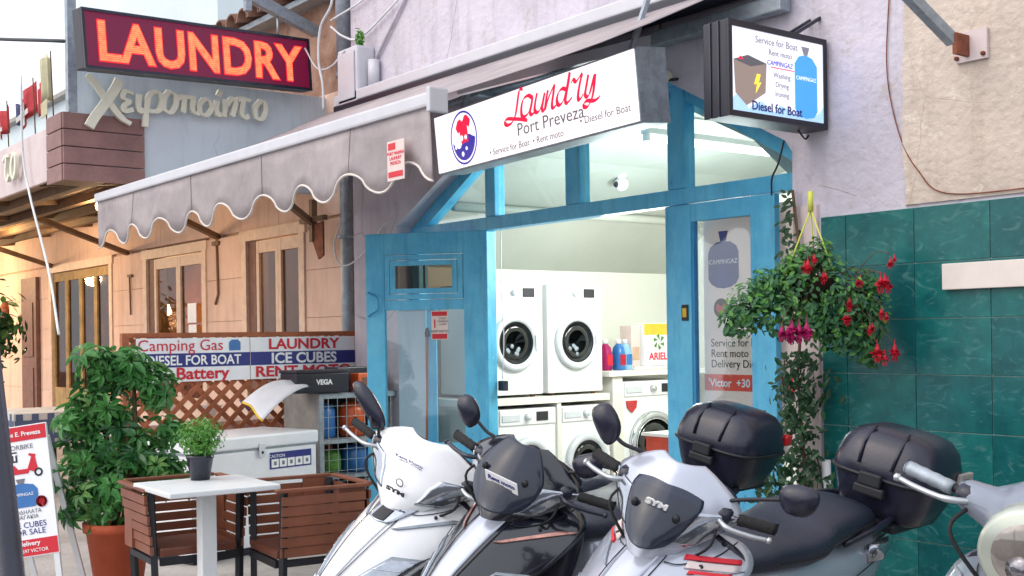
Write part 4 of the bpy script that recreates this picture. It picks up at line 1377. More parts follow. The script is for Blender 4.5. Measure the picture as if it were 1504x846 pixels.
for z in (.3, 1.2):
    MB().box(.12, .58, -.035, -.021, z, z + .75, bev=.005).build('panel', 'woodf', pz)

# ------------------------------------------------------------------ lattice fence with banners
lf = thing('lattice_fence', 'brown diamond lattice fence with top rail behind the freezer', 'fence', (-8.3, -1.95, 0), (0, 0, R(90)))
FL = 1.9
MB().box(0, FL, -.02, .03, 1.42, 1.455, bev=.004).build('top_rail', 'lattice', lf)
MB().box(0, FL, -.02, .03, .1, .15).build('bottom_rail', 'lattice', lf)
for x in (0, FL - .05):
    MB().box(x, x + .05, -.02, .03, 0, 1.42).build('post', 'lattice', lf)
zlo, zhi = .15, 1.42
stp = .13
for s_, yy in ((1, -.012), (-1, .004)):
    k = -12
    c = -1.4
    while c < FL + 1.4:
        # line x = c + s*(z - zlo)
        pts = []
        for z in (zlo, zhi):
            pts.append((c + s_ * (z - zlo), z))
        (xa, za), (xb, zb) = pts
        # clip to 0.05..FL-0.05
        def clip(xa, za, xb, zb):
            lo_, hi_ = .05, FL - .05
            t0, t1 = 0, 1
            dx = xb - xa
            for e0, e1 in ((lo_ - xa, 1), (xa - hi_, -1)):
                pass
            ta, tb = (lo_ - xa) / dx, (hi_ - xa) / dx
            if ta > tb:
                ta, tb = tb, ta
            t0, t1 = max(t0, ta), min(t1, tb)
            if t1 - t0 < .03:
                return None
            return (xa + dx * t0, za + (zb - za) * t0, xa + dx * t1, za + (zb - za) * t1)
        q = clip(xa, za, xb, zb)
        if q:
            MB().bar((q[0], yy, q[1]), (q[2], yy, q[3]), .013, .036).build('lattice_slat', 'lattice', lf)
            o = bpy.data.objects[-1] if False else None
        c += stp
def banner(x0, x1, label, rows):
    t = thing('banner_sign', label, 'sign', (-8.25, -1.95, 0), (0, 0, R(90)), 'printed boards on the lattice fence')
    z0, z1 = 1.10, 1.415
    MB().box(x0, x1, 0, .008, z0, z1).build('board', 'signw', t)
    MB().box(x0, x1, -.002, -.0005, z0 + .105, z0 + .205).build('blue_band', 'navy', t)
    for (s_, sz, x, z, m, sx, bd) in rows:
        text(s_, sz, x, z, -.0035, m, t, sx=sx, bold=bd)
    return t
t1 = banner(.09, .955, 'fence board reading Camping Gas, DIESEL FOR BOAT, Battery', [('Camping Gas', .115, .42, 1.325, 'red', 1.05, .0), ('DIESEL FOR BOAT', .098, .52, 1.222, 'whiteink', .92, .002), ('Battery', .12, .58, 1.118, 'red', 1.15, .003)])
MB().prism([(.79, 1.32), (.79, 1.38), (.81, 1.4), (.86, 1.4), (.88, 1.38), (.88, 1.32)], -.004, -.002).build('bottle_print', 'gasblue', t1)
banner(.962, 1.86, 'fence board reading LAUNDRY, ICE CUBES, RENT MOTO', [('LAUNDRY', .11, 1.41, 1.325, 'red', 1.2, .003), ('ICE CUBES', .11, 1.41, 1.218, 'whiteink', 1.1, .003), ('RENT MOTO', .11, 1.41, 1.118, 'red', 1.3, .003)])
# crockery and boxes glimpsed through the lattice
for i, (y, z, m, lab) in enumerate(((-1.45, .95, 'flagw', 'white bowl glimpsed through the lattice, nearest the tall plant'), (-1.1, .9, 'flagw', 'white bowl glimpsed through the lattice behind the basil'), (-.75, .93, 'navy', 'dark blue bowl glimpsed through the lattice beside the sheet'))):
    t = thing('bowl', lab, 'bowl', (-8.75, y, z - .1), group='bowls behind the lattice')
    MB().lathe([(.03, 0), (.08, .06), (.1, .09), (.09, .09), (.02, .02)], 14).build('bowl_body', m, t)
cbt = thing('counter_table', 'low cream cloth covered table behind the lattice fence', 'table', (-8.95, -1.9, 0))
MB().box(0, .45, 0, 1.6, .7, .78, bev=.01).build('table_top', 'piping', cbt)
for y in (.05, 1.5):
    MB().box(.05, .4, y, y + .05, 0, .7).build('leg', 'woodf', cbt)

# ------------------------------------------------------------------ chest freezer
fz = thing('chest_freezer', 'white chest freezer with blue sticker behind the small table', 'freezer', (-7.02, -1.98, 0), (0, 0, math.atan2(.99, -.24)))
FLn = 1.03
MB().box(0, FLn, 0, .56, .05, .68, bev=.012).build('body', 'freezer', fz)
MB().box(-.012, FLn + .012, -.012, .575, .69, .775, bev=.014).build('lid', 'freezer', fz)
MB().box(-.006, FLn + .006, -.006, .57, .68, .69).build('lid_seal', 'galv', fz)
MB().box(.02, FLn - .02, .02, .54, .0, .05).build('plinth', 'black', fz)
MB().box(.52, .57, -.022, -.013, .63, .72, bev=.004).build('lock', 'rim', fz)
MB().lathe([(0, -.026), (.01, -.024)], 8, 'Y', (.545, 0, .66)).build('keyhole', 'ink', fz)
stc = MB().box(.62, .98, -.004, -.001, .54, .65).build('sticker', 'navy', fz)
for i in range(5):
    MB().box(.632 + i * .069, .692 + i * .069, -.0065, -.0045, .55, .605).build('icon_square', 'whiteink', stc)
    MB().box(.652 + i * .069, .672 + i * .069, -.0085, -.007, .565, .59).build('icon_mark', 'greyink', stc)
text('CAUTION', .03, .68, .615, -.005, 'whiteink', fz)

# ------------------------------------------------------------------ bottle rack
rk = thing('bottle_rack', 'grey steel rack with wire mesh doors holding gas bottles', 'rack', (-7.57, -.8, 0), (0, 0, R(90)))
MB().box(0, .02, 0, .52, 0, 1.0).build('side_panel', 'kerbm', rk)
MB().box(.02, .72, .5, .52, 0, 1.0).build('back_panel', 'dark', rk)
for z in (0.03, .38, .64, .98):
    MB().box(.02, .72, .0, .5, z, z + .025).build('shelf', 'galv', rk)
MB().box(.0, .035, -.03, -.001, 0, 1.0).build('post', 'galv', rk)
MB().box(.69, .72, -.03, -.001, 0, 1.0).build('post', 'galv', rk)
MB().box(.036, .689, -.03, -.002, .965, 1.0).build('door_rail', 'galv', rk)
MB().box(.036, .689, -.03, -.002, .64, .67).build('door_rail', 'galv', rk)
for i in range(9):
    MB().box(.036 + i * .075 + .04, .040 + i * .075 + .04, -.02, -.016, .03, .965).build('mesh_wire', 'alu', rk)
for i in range(12):
    MB().box(.036, .689, -.0155, -.012, .05 + i * .078, .053 + i * .078).build('mesh_wire', 'alu', rk)
def gas(loc, m, label, h_=.26, r_=.1):
    t = thing('gas_bottle', label, 'gas bottle', loc, group='gas bottles in the rack')
    MB().lathe([(r_ * .7, 0), (r_, .02), (r_, h_ * .8), (r_ * .8, h_ * .95), (r_ * .3, h_), (.02, h_ + .005)], 20).build('tank', m, t)
    MB().lathe([(.03, h_), (.03, h_ + .03), (.015, h_ + .04)], 10).build('valve', 'rust', t)
gas((-7.74, -.42, .665), 'gasorange', 'orange gas bottle on the top shelf of the rack')
gas((-7.75, -.67, .665), 'gasblue', 'blue gas bottle left of the orange one in the rack')
gas((-7.74, -.62, .405), 'basil', 'green gas bottle on the lower shelf of the rack', .18, .09)
gas((-7.74, -.4, .405), 'gasblue', 'blue gas bottle on the lower shelf beside the green one', .2, .105)
gas((-7.74, -.55, .055), 'gasblue', 'blue gas bottle on the bottom shelf of the rack')

vb = thing('battery_box', 'black VEGA battery box on top of the steel rack', 'box', (-7.5, -1.0, 1.012), (0, 0, R(90)))
MB().box(0, .42, 0, .25, 0, .14, bev=.008).build('box_body', 'box_batt', vb)
MB().box(-.006, .426, -.006, .256, .141, .162, bev=.005).build('box_lid', 'box_batt', vb)
text('VEGA', .05, .22, .06, -.003, 'whiteink', vb, bold=.002)
ob2 = thing('small_box', 'small orange patterned box beside the black battery box', 'box', (-7.5, -.5, 1.012), (0, 0, R(90)))
MB().box(0, .16, 0, .12, 0, .13, bev=.004).build('carton', 'gasorange', ob2)
MB().box(.03, .13, -.002, 0, .03, .1).build('print', 'woodf', ob2)
vb2 = thing('battery_box', 'dark box stacked behind the orange patterned box', 'box', (-7.72, -.55, 1.012), (0, 0, R(90)))
MB().box(0, .36, 0, .2, 0, .17, bev=.006).build('box_body', 'black', vb2)
# white sheet with yellow hem drooping off the rack
cs_ = thing('folded_sheet', 'white sheet with yellow hem drooping from under the battery box', 'sheet')
vs, fs = [], []
nu, nv = 16, 8
hem = []
for i in range(nu + 1):
    for j in range(nv + 1):
        u, v = i / nu, j / nv
        y = -.95 - u * .42
        x = -7.62 + .20 * v + .04 * u
        z = 1.09 + .035 * math.sin(u * 3.0) - .12 * u ** 1.5 - (.03 + .10 * u) * v ** 1.4 + .008 * math.sin(v * 9 + u * 4)
        vs.append((x, y + .05 * v * u, z))
        if i == nu:
            hem.append(vs[-1])
for i in range(nu):
    for j in range(nv):
        a = i * (nv + 1) + j
        fs.append((a, a + 1, a + nv + 2, a + nv + 1))
MB().add(vs, fs, True).build('sheet_cloth', 'cloth', cs_, solid=.006)
MB().tube(hem, .008, 6).build('hem', 'yel', cs_)

# ------------------------------------------------------------------ table and chairs
tb_ = thing('cafe_table', 'small square white cafe table with the potted basil on it', 'table', (-5.26, -2.64, 0), (0, 0, R(-3)))
MB().box(-.26, .26, -.26, .26, .705, .73, bev=.006).build('table_top', 'tablew', tb_)
MB().box(-.036, .036, -.036, .036, .02, .705, bev=.004).build('pedestal', 'tablew', tb_)
MB().box(-.2, .2, -.2, .2, 0, .02, bev=.004).build('base_plate', 'tablew', tb_)
def arm_chair(loc, rz, label):
    t = thing('garden_armchair', label, 'chair', loc, (0, 0, rz), 'brown slatted armchairs at the white table')
    # faces +y ; back at -y
    w_, d_ = .205, .195
    zs, zt = .43, .70
    MB().box(-w_ + .02, w_ - .02, -d_ + .02, d_, zs - .04, zs, bev=.008).build('seat', 'seatl', t)
    for sx in (-1, 1):
        MB().bar((sx * (w_ - .01), d_ - .02, 0), (sx * (w_ + .01), d_ - .03, zt), .028, .028).build('leg', 'dark', t)
        MB().bar((sx * (w_ - .03), -d_ - .05, 0), (sx * (w_ + .0), -d_ - .03, zt), .028, .028).build('leg', 'dark', t)
        MB().box(sx * w_ - .014, sx * w_ + .014, -d_, d_ - .03, zs - .075, zs - .045).build('seat_rail', 'dark', t)
        # arm slats, flared outward
        for i in range(6):
            z0 = zs - .03 + i * .048
            f_ = i * .006
            MB().box(sx * (w_ + .012 + f_) - .006, sx * (w_ + .012 + f_) + .006, -d_ - f_, d_ - .01, z0, z0 + .04).build('slat', 'chairw', t)
        MB().box(sx * (w_ + .04) - .018, sx * (w_ + .04) + .018, -d_ - .05, d_ + .02, zt + .0, zt + .016, bev=.004).build('armrest', 'chairw', t)
        # broad end boards joining slats
        MB().box(sx * (w_ + .024) - .007, sx * (w_ + .024) + .007, -d_ - .03, -d_ + .1, zs - .03, zt).build('end_board', 'chairw', t)
    for i in range(6):
        z0 = zs - .03 + i * .048
        f_ = i * .006
        MB().box(-w_ - f_, w_ + f_, -d_ - .034 - f_, -d_ - .022 - f_, z0, z0 + .04).build('slat', 'chairw', t)
    MB().box(-w_ - .022, w_ + .022, -d_ - .08, -d_ - .045, zt + .002, zt + .018, bev=.004).build('top_rail', 'chairw', t)
    MB().box(-w_ + .02, w_ - .02, d_ - .015, d_ + .005, zs - .08, zs - .045).build('seat_rail', 'dark', t)
    return t
arm_chair((-5.12, -2.22, 0), R(173), 'brown slatted armchair right of the white table, nearest the scooters')
arm_chair((-5.55, -2.62, 0), R(-95), 'brown slatted armchair left of the white table beside the terracotta pot')
bs = thing('basil_plant', 'bright green bushy basil in a black pot on the white table', 'plant', (-5.42, -2.6, .731))
MB().lathe([(.045, 0), (.062, .1), (.066, .105), (.066, .118), (.058, .118), (.055, .1), (0, .1)], 20).build('pot', 'black', bs)
MB().lathe([(0, .104), (.054, .104)], 12).build('soil', 'soil', bs)
leafball('foliage', bs, 'basil', (0, 0, .205), .118, 1500, .0105, seed=11, squash=(1.02, 1.02, .86), shell=.3)
leafball('lower_foliage', bs, 'basil', (0, 0, .14), .07, 300, .011, seed=12, squash=(1, 1, .6), shell=.3)

# ------------------------------------------------------------------ schefflera in a terracotta pot
sp = thing('umbrella_plant', 'tall bushy umbrella plant in a terracotta pot between board and chairs', 'plant', (-6.5, -2.62, 0))
MB().lathe([(.12, 0), (.17, .36), (.185, .36), (.188, .41), (.165, .41), (.15, .36), (0, .36)], 28).build('pot', 'terra', sp)
MB().lathe([(0, .37), (.15, .37)], 20).build('soil', 'soil', sp)
trunk = MB()
for a, b in (((.02, .02, .36), (.05, .08, 1.3)), ((-.03, 0, .36), (-.12, -.1, 1.15)), ((0, -.03, .36), (.12, .02, .95))):
    trunk.tube([a, tuple((p + q) / 2 + .03 for p, q in zip(a, b)), b], [.02, .015, .008], 6)
trunk.build('stem', 'stem', sp)
def rosette(m, seed):
    rnd = random.Random(seed)
    mb = MB()
    nl = 8
    for i in range(nl):
        a = 2 * math.pi * i / nl + rnd.uniform(-.15, .15)
        L_ = .07 * rnd.uniform(.8, 1.15)
        W2 = L_ * .21
        dr = -.28
        d = Vector((math.cos(a), math.sin(a), 0))
        n_ = Vector((-d.y, d.x, 0))
        p0 = d * .012
        def pt(t, s_):
            return p0 + d * L_ * t + n_ * W2 * s_ * math.sin(math.pi * min(1, t * .93 + .07)) ** .7 + Vector((0, 0, dr * L_ * t * t + abs(s_) * .012 * 1))
        vs = [pt(0, 0), pt(.35, 1), pt(.35, 0), pt(.35, -1), pt(.72, .9), pt(.72, 0), pt(.72, -.9), pt(1, 0)]
        mb.add(vs, [(0, 1, 2), (0, 2, 3), (1, 4, 5, 2), (2, 5, 6, 3), (4, 7, 5), (5, 7, 6)], False)
    me = bpy.data.meshes.new('leaf')
    me.from_pydata(mb.v, [], mb.f)
    me.materials.append(M[m])
    return me
ros = [rosette('leaf', 1), rosette('leafd', 2), rosette('leafy', 3), rosette('leaf', 4)]
rnd = random.Random(5)
clumps = [((0, -.02, .58), .21), ((-.02, 0, .84), .20), ((-.02, -.04, 1.06), .14), ((.0, -.07, 1.26), .12), ((.05, .06, 1.24), .11), ((.11, .16, 1.13), .12), ((-.12, -.12, .74), .13), ((.07, .11, .72), .16), ((.14, .22, .66), .12), ((-.1, -.2, .98), .11), ((-.1, -.16, .5), .12), ((.14, .25, .9), .07)]
nros = 0
backm = MB()
def add_ros(p, nrm, s_):
    me = ros[rnd.choice((0, 1, 3))]
    mt = Matrix.Translation(p) @ nrm.to_track_quat('Z', 'Y').to_matrix().to_4x4() @ Matrix.Rotation(rnd.uniform(0, 6), 4, 'Z') @ Matrix.Scale(s_, 4)
    backm.add([mt @ v.co for v in me.vertices], [tuple(pp.vertices) for pp in me.polygons])
for (c, r_) in clumps:
    n_ = int(30 * (r_ / .2) ** 2)
    for i in range(n_):
        d = Vector((rnd.gauss(0, 1), rnd.gauss(0, 1), rnd.gauss(0, 1))).normalized()
        if d.z < -.5 and rnd.random() < .6:
            d.z = -d.z
        p = Vector(c) + d * r_ * rnd.uniform(.6, 1.3)
        nrm = (d * .6 + Vector((0, 0, .6)) + Vector((rnd.uniform(-.8, .8), rnd.uniform(-.8, .8), rnd.uniform(-.3, .3)))).normalized()
        if nros < 299 and d.dot(Vector((.95, -.3, .2))) > -.35:
            o = link('leaf', ros[rnd.choice((0, 1, 2, 3, 0, 1))], sp, p)
            o.rotation_euler = nrm.to_track_quat('Z', 'Y').to_euler()
            s_ = rnd.uniform(.6, 1.45)
            o.scale = (s_, s_, s_)
            nros += 1
        else:
            add_ros(p, nrm, rnd.uniform(.8, 1.2))
    for i in range(int(34 * (r_ / .2))):
        d = Vector((rnd.gauss(0, 1), rnd.gauss(0, 1), rnd.gauss(0, 1))).normalized()
        add_ros(Vector(c) + d * r_ * rnd.uniform(.35, .95), (d + Vector((0, 0, .5))).normalized(), rnd.uniform(.7, 1.2))
backm.build('inner_foliage', 'leaf', sp, kind='stuff', fix=False)

# ------------------------------------------------------------------ A-frame board
ab = thing('sandwich_board', 'white and red advertising board with scooter and blue gas bottle at left', 'sign', (-6.43, -3.07, .0), (R(-6), R(-8), R(52)))
MB().box(-.15, .15, -.01, .01, .28, .97, bev=.002).build('board', 'signw', ab)
MB().box(-.146, .146, -.0125, -.011, .89, .965).build('red_band', 'red', ab)
MB().box(-.146, .146, -.0125, -.011, .285, .37).build('red_band', 'red', ab)
for x in (-.14, .115):
    MB().box(x, x + .03, -.008, .012, 0, .279).build('leg', 'tablew', ab)
    MB().bar((x + .015, .03, .9), (x + .015, .35, .02), .03, .02).build('rear_leg', 'tablew', ab)
text('Marios E. Preveza', .033, 0, .915, -.014, 'whiteink', ab, bold=.0006)
text('MOTORBIKE', .036, -.03, .845, -.012, 'greyink', ab)
MB().box(-.14, -.02, -.0125, -.011, .78, .835).build('black_band', 'ink', ab)
text('RENT', .05, -.08, .79, -.014, 'whiteink', ab, bold=.002)
sct = MB()
sct.prism([(-.10, .735), (-.11, .76), (-.04, .765), (-.02, .74), (.03, .74), (.055, .80), (.04, .81), (.045, .82), (.08, .81), (.075, .795), (.085, .73), (.06, .72), (.04, .73), (.03, .715), (-.05, .715)], -.013, -.012)
sct.build('scooter_print', 'red', ab)
for x in (-.075, .085):
    MB().torus((x, -.012, .715), .018, .005, 'Y', 20, 4).build('wheel_print', 'ink', ab)
MB().prism([(-.10, .56), (-.10, .63), (-.08, .655), (-.03, .665), (.0, .665), (.05, .655), (.07, .63), (.07, .56), (.05, .54), (-.08, .54)], -.014, -.012).build('bottle_print', 'gasblue', ab)
MB().prism([(-.03, .666), (-.04, .69), (.01, .69), (.0, .666)], -.0135, -.012).build('valve_print', 'greyink', ab)
MB().lathe([(0, 0), (.03, 0)], 18, 'Y', (.085, -.015, .56)).build('red_spot', 'red', ab)
text('CAMPINGAZ', .022, -.015, .60, -.015, 'whiteink', ab)
text('\u03a0\u039f\u0394\u0397\u039b\u0391\u03a4\u0391', .028, 0, .505, -.012, 'greyink', ab)
text('\u03a0\u0391\u0393\u0391\u039a\u0399\u0391', .028, 0, .478, -.012, 'greyink', ab)
text('ICE CUBES', .042, 0, .432, -.012, 'navy', ab)
text('FOR SALE', .042, 0, .395, -.012, 'navy', ab)
text('delivery', .034, 0, .338, -.014, 'whiteink', ab, bold=.0006)
text('+30 697 VICTOR', .026, 0, .302, -.014, 'whiteink', ab)

# dark post at the extreme left edge, close to the camera
pt_ = thing('dark_post', 'dark parasol post leaning at the extreme left edge of the view', 'post', (-1.609, -4.364, -.12))
MB().tube([(0, 0, 0), (-.093, -.119, 1.52)], .021, 12).build('post_tube', 'black', pt_)
MB().lathe([(.0, 0), (.2, 0), (.2, .04), (.04, .07)], 20).build('base', 'rubber', pt_)

# ------------------------------------------------------------------ hanging fuchsia basket
hk = thing('fuchsia_basket', 'hanging basket of trailing fuchsia with red and magenta flowers', 'plant', (-3.39, -.56, 1.49))
MB().lathe([(.05, 0), (.10, .10), (.11, .105), (.10, .11), (0, .10)], 18, c=(0, 0, .04)).build('basket_pot', 'soil', hk)
for a in (0, 2.1, 4.2):
    MB().tube([(math.cos(a) * .12, math.sin(a) * .12, .17), (0, 0, .46)], .004, 6).build('strap', 'yellow', hk)
MB().tube([(0, 0, .45), (0, 0, .54)], .012, 8).build('strap_knot', 'yellow', hk)
MB().tube(catmull([(0, 0, .54), (0, .06, .57), (0, .2, .56), (-.05, .40, .55)]), .0018, 6).build('hook', 'fascia', hk)
rr = random.Random(21)
ga = Vector((.613, .79, 0))    # sideways direction as seen from the street
gb = Vector((.79, -.613, 0))
cl_f = [((0, 0, .12), .15, 1.0), ((-.12, .0, .03), .13, .9), ((-.26, .0, .03), .10, .7), ((.12, .0, .06), .15, .9), ((.24, 0, -.01), .10, .6), ((.08, 0, -.07), .10, .7), ((.2, 0, -.12), .09, .6), ((.26, 0, -.2), .05, .3), ((-.34, 0, -.04), .07, .4), ((-.2, .0, .12), .07, .4), ((.02, 0, .25), .07, .5), ((.26, .0, .11), .05, .25), ((.0, 0, -.02), .09, .6), ((-.08, 0, .2), .06, .3)]
fm_ = MB()
stems = MB()
for (c, r_, dn) in cl_f:
    cc_ = ga * c[0] + Vector((0, 0, c[2]))
    stems.tube([(0, 0, .12), tuple(cc_ * .5 + Vector((0, 0, .12))), tuple(cc_)], .004, 5)
    for i in range(int(430 * dn)):
        d = Vector((rr.gauss(0, 1), rr.gauss(0, 1), rr.gauss(0, 1))).normalized()
        q = cc_ + d * r_ * (1.25 * rr.random() ** .6)
        nrm = (d + gb * .4 + Vector((0, 0, .6)) + Vector((rr.uniform(-.7, .7), rr.uniform(-.7, .7), rr.uniform(-.4, .4)))).normalized()
        leaf(fm_, q, nrm, .0195 * rr.uniform(.6, 1.35), rr)
fm_.build('foliage', 'fuch', hk, kind='stuff', fix=False)
stems.build('stems', 'stem', hk)
lm_ = MB()
for (c, r_, dn) in cl_f:
    cc_ = ga * c[0] + Vector((0, 0, c[2]))
    for i in range(int(110 * dn)):
        d = Vector((rr.gauss(0, 1), rr.gauss(0, 1), rr.gauss(0, 1) + .4)).normalized()
        q = cc_ + d * r_ * rr.uniform(.85, 1.25)
        leaf(lm_, q, (d + gb * .3 + Vector((rr.uniform(-.7, .7), rr.uniform(-.7, .7), .5))).normalized(), .017 * rr.uniform(.5, 1.4), rr)
lm_.build('young_foliage', 'basil', hk, kind='stuff', fix=False)
def flower(p, m, s=1):
    mb = MB()
    s = s * .78
    p = Vector(p)
    mb.tube([p + Vector((0, 0, .045 * s)), p], .002, 4)
    mb.lathe([(.004, .03 * s), (.009 * s, .015 * s), (.011 * s, 0)], 7, 'Z', tuple(p))
    for k in range(16):
        a = k * .9 + rr.random()
        e_ = rr.uniform(-1.0, .25)
        d = Vector((math.cos(a) * math.cos(e_), math.sin(a) * math.cos(e_), math.sin(e_)))
        n_ = Vector((-math.sin(a), math.cos(a), rr.uniform(-.4, .4)))
        q = p + Vector((0, 0, .006 * s))
        mb.add([q, q + d * .014 * s + n_ * .010 * s, q + d * .028 * s, q + d * .014 * s - n_ * .010 * s], [(0, 1, 2), (0, 2, 3)])
    for k in range(5):
        a = k * 1.256
        d = Vector((math.cos(a), math.sin(a), 0))
        mb.add([p + Vector((0, 0, .01)), p + d * .012 * s + Vector((0, 0, -.02 * s)), p + d * .004 * s + Vector((0, 0, -.032 * s))], [(0, 1, 2)])
    mb.build('flower', m, hk, fix=False)
for u, z, m, s_ in ((-.05, .19, 'petal', 1.3), (.02, .14, 'petal', 1), (.27, .11, 'petal', 1.5), (.3, .1, 'petal', 1.2), (.13, .02, 'petal', 1), (.12, -.04, 'petal', 1.1), (.27, -.02, 'petal', 1), (.33, -.19, 'petal', 1.5), (.25, -.19, 'petal', 1.6), (-.13, -.10, 'petalp', 1.6), (-.09, -.10, 'petalp', 1.7), (-.17, -.10, 'petalp', 1.3), (-.06, -.09, 'petalp', 1.5), (.18, .12, 'petal', .9), (-.02, .22, 'petal', .8), (.31, .2, 'petal', .9), (.22, -.09, 'petal', .9)):
    fp = ga * u + gb * (.12 + .02 * rr.random()) + Vector((0, 0, z))
    MB().tube(catmull([tuple(ga * u * .5 + Vector((0, 0, .12))), tuple(fp * .8 + Vector((0, 0, .09))), tuple(fp + Vector((0, 0, .045)))], 5), .0018, 5).build('flower_stem', 'stem', hk)
    flower(fp, m, s_ * 1.1)
    flower(fp + Vector((rr.uniform(-.03, .03), rr.uniform(-.02, .02), rr.uniform(-.03, .02))), m, s_ * .8)

# climbing plant beside the door
cv = thing('climbing_plant', 'dark leafy climber in a pot beside the blue door jamb', 'plant', (-3.68, -.3, 0))
MB().lathe([(.1, 0), (.14, .28), (.15, .3), (.13, .3), (0, .28)], 18).build('pot', 'galv', cv)
MB().tube([(0, 0, .28), (.03, 0, .7), (-.02, .02, 1.2), (-.04, .1, 1.6), (-.1, .1, 2.1)], .008, 6).build('stem', 'stem', cv)
vm = MB()
rr2 = random.Random(31)
for i in range(900):
    t = rr2.random()
    zc = .35 + .95 * t
    wv_ = (.05 + .06 * abs(math.sin(zc * 7))) * (1.25 if zc < .95 else .9)
    q = Vector((rr2.gauss(.0, wv_ * .7), rr2.gauss(0, wv_ * .7), zc))
    leaf(vm, q, Vector((rr2.uniform(-1, 1), -1, rr2.uniform(-.2, 1))).normalized(), .024 * rr2.uniform(.6, 1.3), rr2)
for i in range(60):
    q = Vector((-.12 + rr2.gauss(0, .025), .08 + rr2.gauss(0, .02), rr2.uniform(1.75, 2.1)))
    leaf(vm, q, Vector((.4, -1, .3)).normalized(), .02, rr2)
for i in range(130):
    q = Vector((-.2 + rr2.gauss(0, .09), -.15 + rr2.gauss(0, .05), rr2.gauss(.72, .06)))
    leaf(vm, q, Vector((rr2.uniform(-1, 1), -1, .3)).normalized(), .028, rr2)
vm.build('foliage', 'vine', cv, kind='stuff', fix=False)
gp = thing('white_pipe', 'white pipe low on the wall between the climber and the green tiles', 'pipe')
MB().tube([(-3.6, WY - .05, 0), (-3.6, WY - .05, .78)], .022, 10).build('pipe', 'plastic', gp)
MB().tube(catmull([(-3.66, WY - .05, .8), (-3.6, WY - .1, .74), (-3.58, WY - .1, .6), (-3.63, WY - .08, .45)]), .004, 6).build('wire', 'cable', gp)

#SCOOTERS
# ------------------------------------------------------------------ scooters
def grid_surface(rows, bulge, nu=20, nsub=4, power=2.0):
    """rows: (z, half width, y); returns a function S(u, v) with u in -1..1 and v in 0..1, top to bottom"""
    zs = [Vector((r_[0], r_[1], r_[2])) for r_ in rows]
    cr = catmull([tuple(v) for v in zs], 8)
    n_ = len(cr) - 1
    wm = max(r_[1] for r_ in rows)
    def S(u, v, off=0.):
        f = max(0, min(1, v)) * n_
        i = min(int(f), n_ - 1)
        q = cr[i].lerp(cr[i + 1], f - i)
        hw = max(q[1], .003)
        y = q[2] - bulge * (abs(u) ** power) * (hw / wm)
        return Vector((u * hw * (1 + off * 2), y + off, q[0]))
    return S

def patch(S, v0, v1, uL, uR, off, nu=10, nv=10):
    vs, fs = [], []
    for j in range(nv + 1):
        v = v0 + (v1 - v0) * j / nv
        t = j / nv
        a, b = uL(t), uR(t)
        for i in range(nu + 1):
            u = a + (b - a) * i / nu
            vs.append(S(u, v, off))
    for j in range(nv):
        for i in range(nu):
            q = j * (nu + 1) + i
            fs.append((q, q + 1, q + nu + 2, q + nu + 1))
    return MB().add(vs, fs, True)

def plate(S, v0, v1, uL, uR, off, name, m, parent, th=.006, nu=10, nv=10):
    o = patch(S, v0, v1, uL, uR, off, nu, nv).build(name, m, parent, solid=-th if False else th)
    return o

def top_box(parent, c, m='black', tilt=0):
    x, y, z = c
    prof_low = [(-.14, .13, .13), (-.13, .15, .145), (-.07, .175, .165), (-.0, .195, .185), (.008, .198, .188)]
    prof_up = [(.012, .2, .19), (.022, .203, .193), (.06, .2, .19), (.12, .183, .172), (.155, .155, .145), (.172, .115, .105), (.18, .06, .05), (.181, .01, .01)]
    bx = MB().loft([se_ring(x, y, z + h, a * .95, b * .95, 3.8, 40) for h, a, b in prof_low]).build('top_box', m, parent)
    MB().loft([se_ring(x, y, z + h * .95, a * .95, b * .95, 3.6, 40) for h, a, b in prof_up]).build('lid', m, bx)
    MB().loft([se_ring(x, y, z + h, a * .95, b * .95, 3.6, 40) for h, a, b in ((.004, .203, .193), (.011, .211, .201), (.018, .207, .197))]).build('rim_ridge', 'dark', bx)
    # moulded ribs and raised panel on the lid
    for s in (-1, 1):
        MB().tube([(x + s * .06, y + .185, z + .05), (x + s * .065, y + .165, z + .12), (x + s * .06, y + .10, z + .172)], .006, 6).build('lid_rib', m, bx)
    MB().box(x - .055, x + .055, y + .178, y + .205, z - .05, z - .015, bev=.008).build('handle_recess', 'dark', bx)
    MB().box(x - .10, x + .10, y - .17, y + .16, z - .165, z - .13, bev=.01).build('rack_plate', 'dark', bx)
    return bx

def wheel(parent, name, y, z, r_=.21):
    t_ = MB().torus((0, y, z), r_, .055, 'X', 36, 12).build(name, 'rubber', parent)
    rim = MB().lathe([(r_ - .045, -.04), (r_ - .03, -.045), (r_ - .02, -.03), (r_ - .02, .03), (r_ - .03, .045), (r_ - .045, .04), (r_ - .05, 0)], 30, 'X', (0, y, z))
    rim.lathe([(.0, -.05), (.04, -.05), (.045, .05), (0, .05)], 16, 'X', (0, y, z))
    for k in range(5):
        a = k * 2 * math.pi / 5
        rim.bar((0, y + math.cos(a) * .03, z + math.sin(a) * .03), (0, y + math.cos(a) * (r_ - .03), z + math.sin(a) * (r_ - .03)), .03)
    rim.build('rim', 'alu', t_)

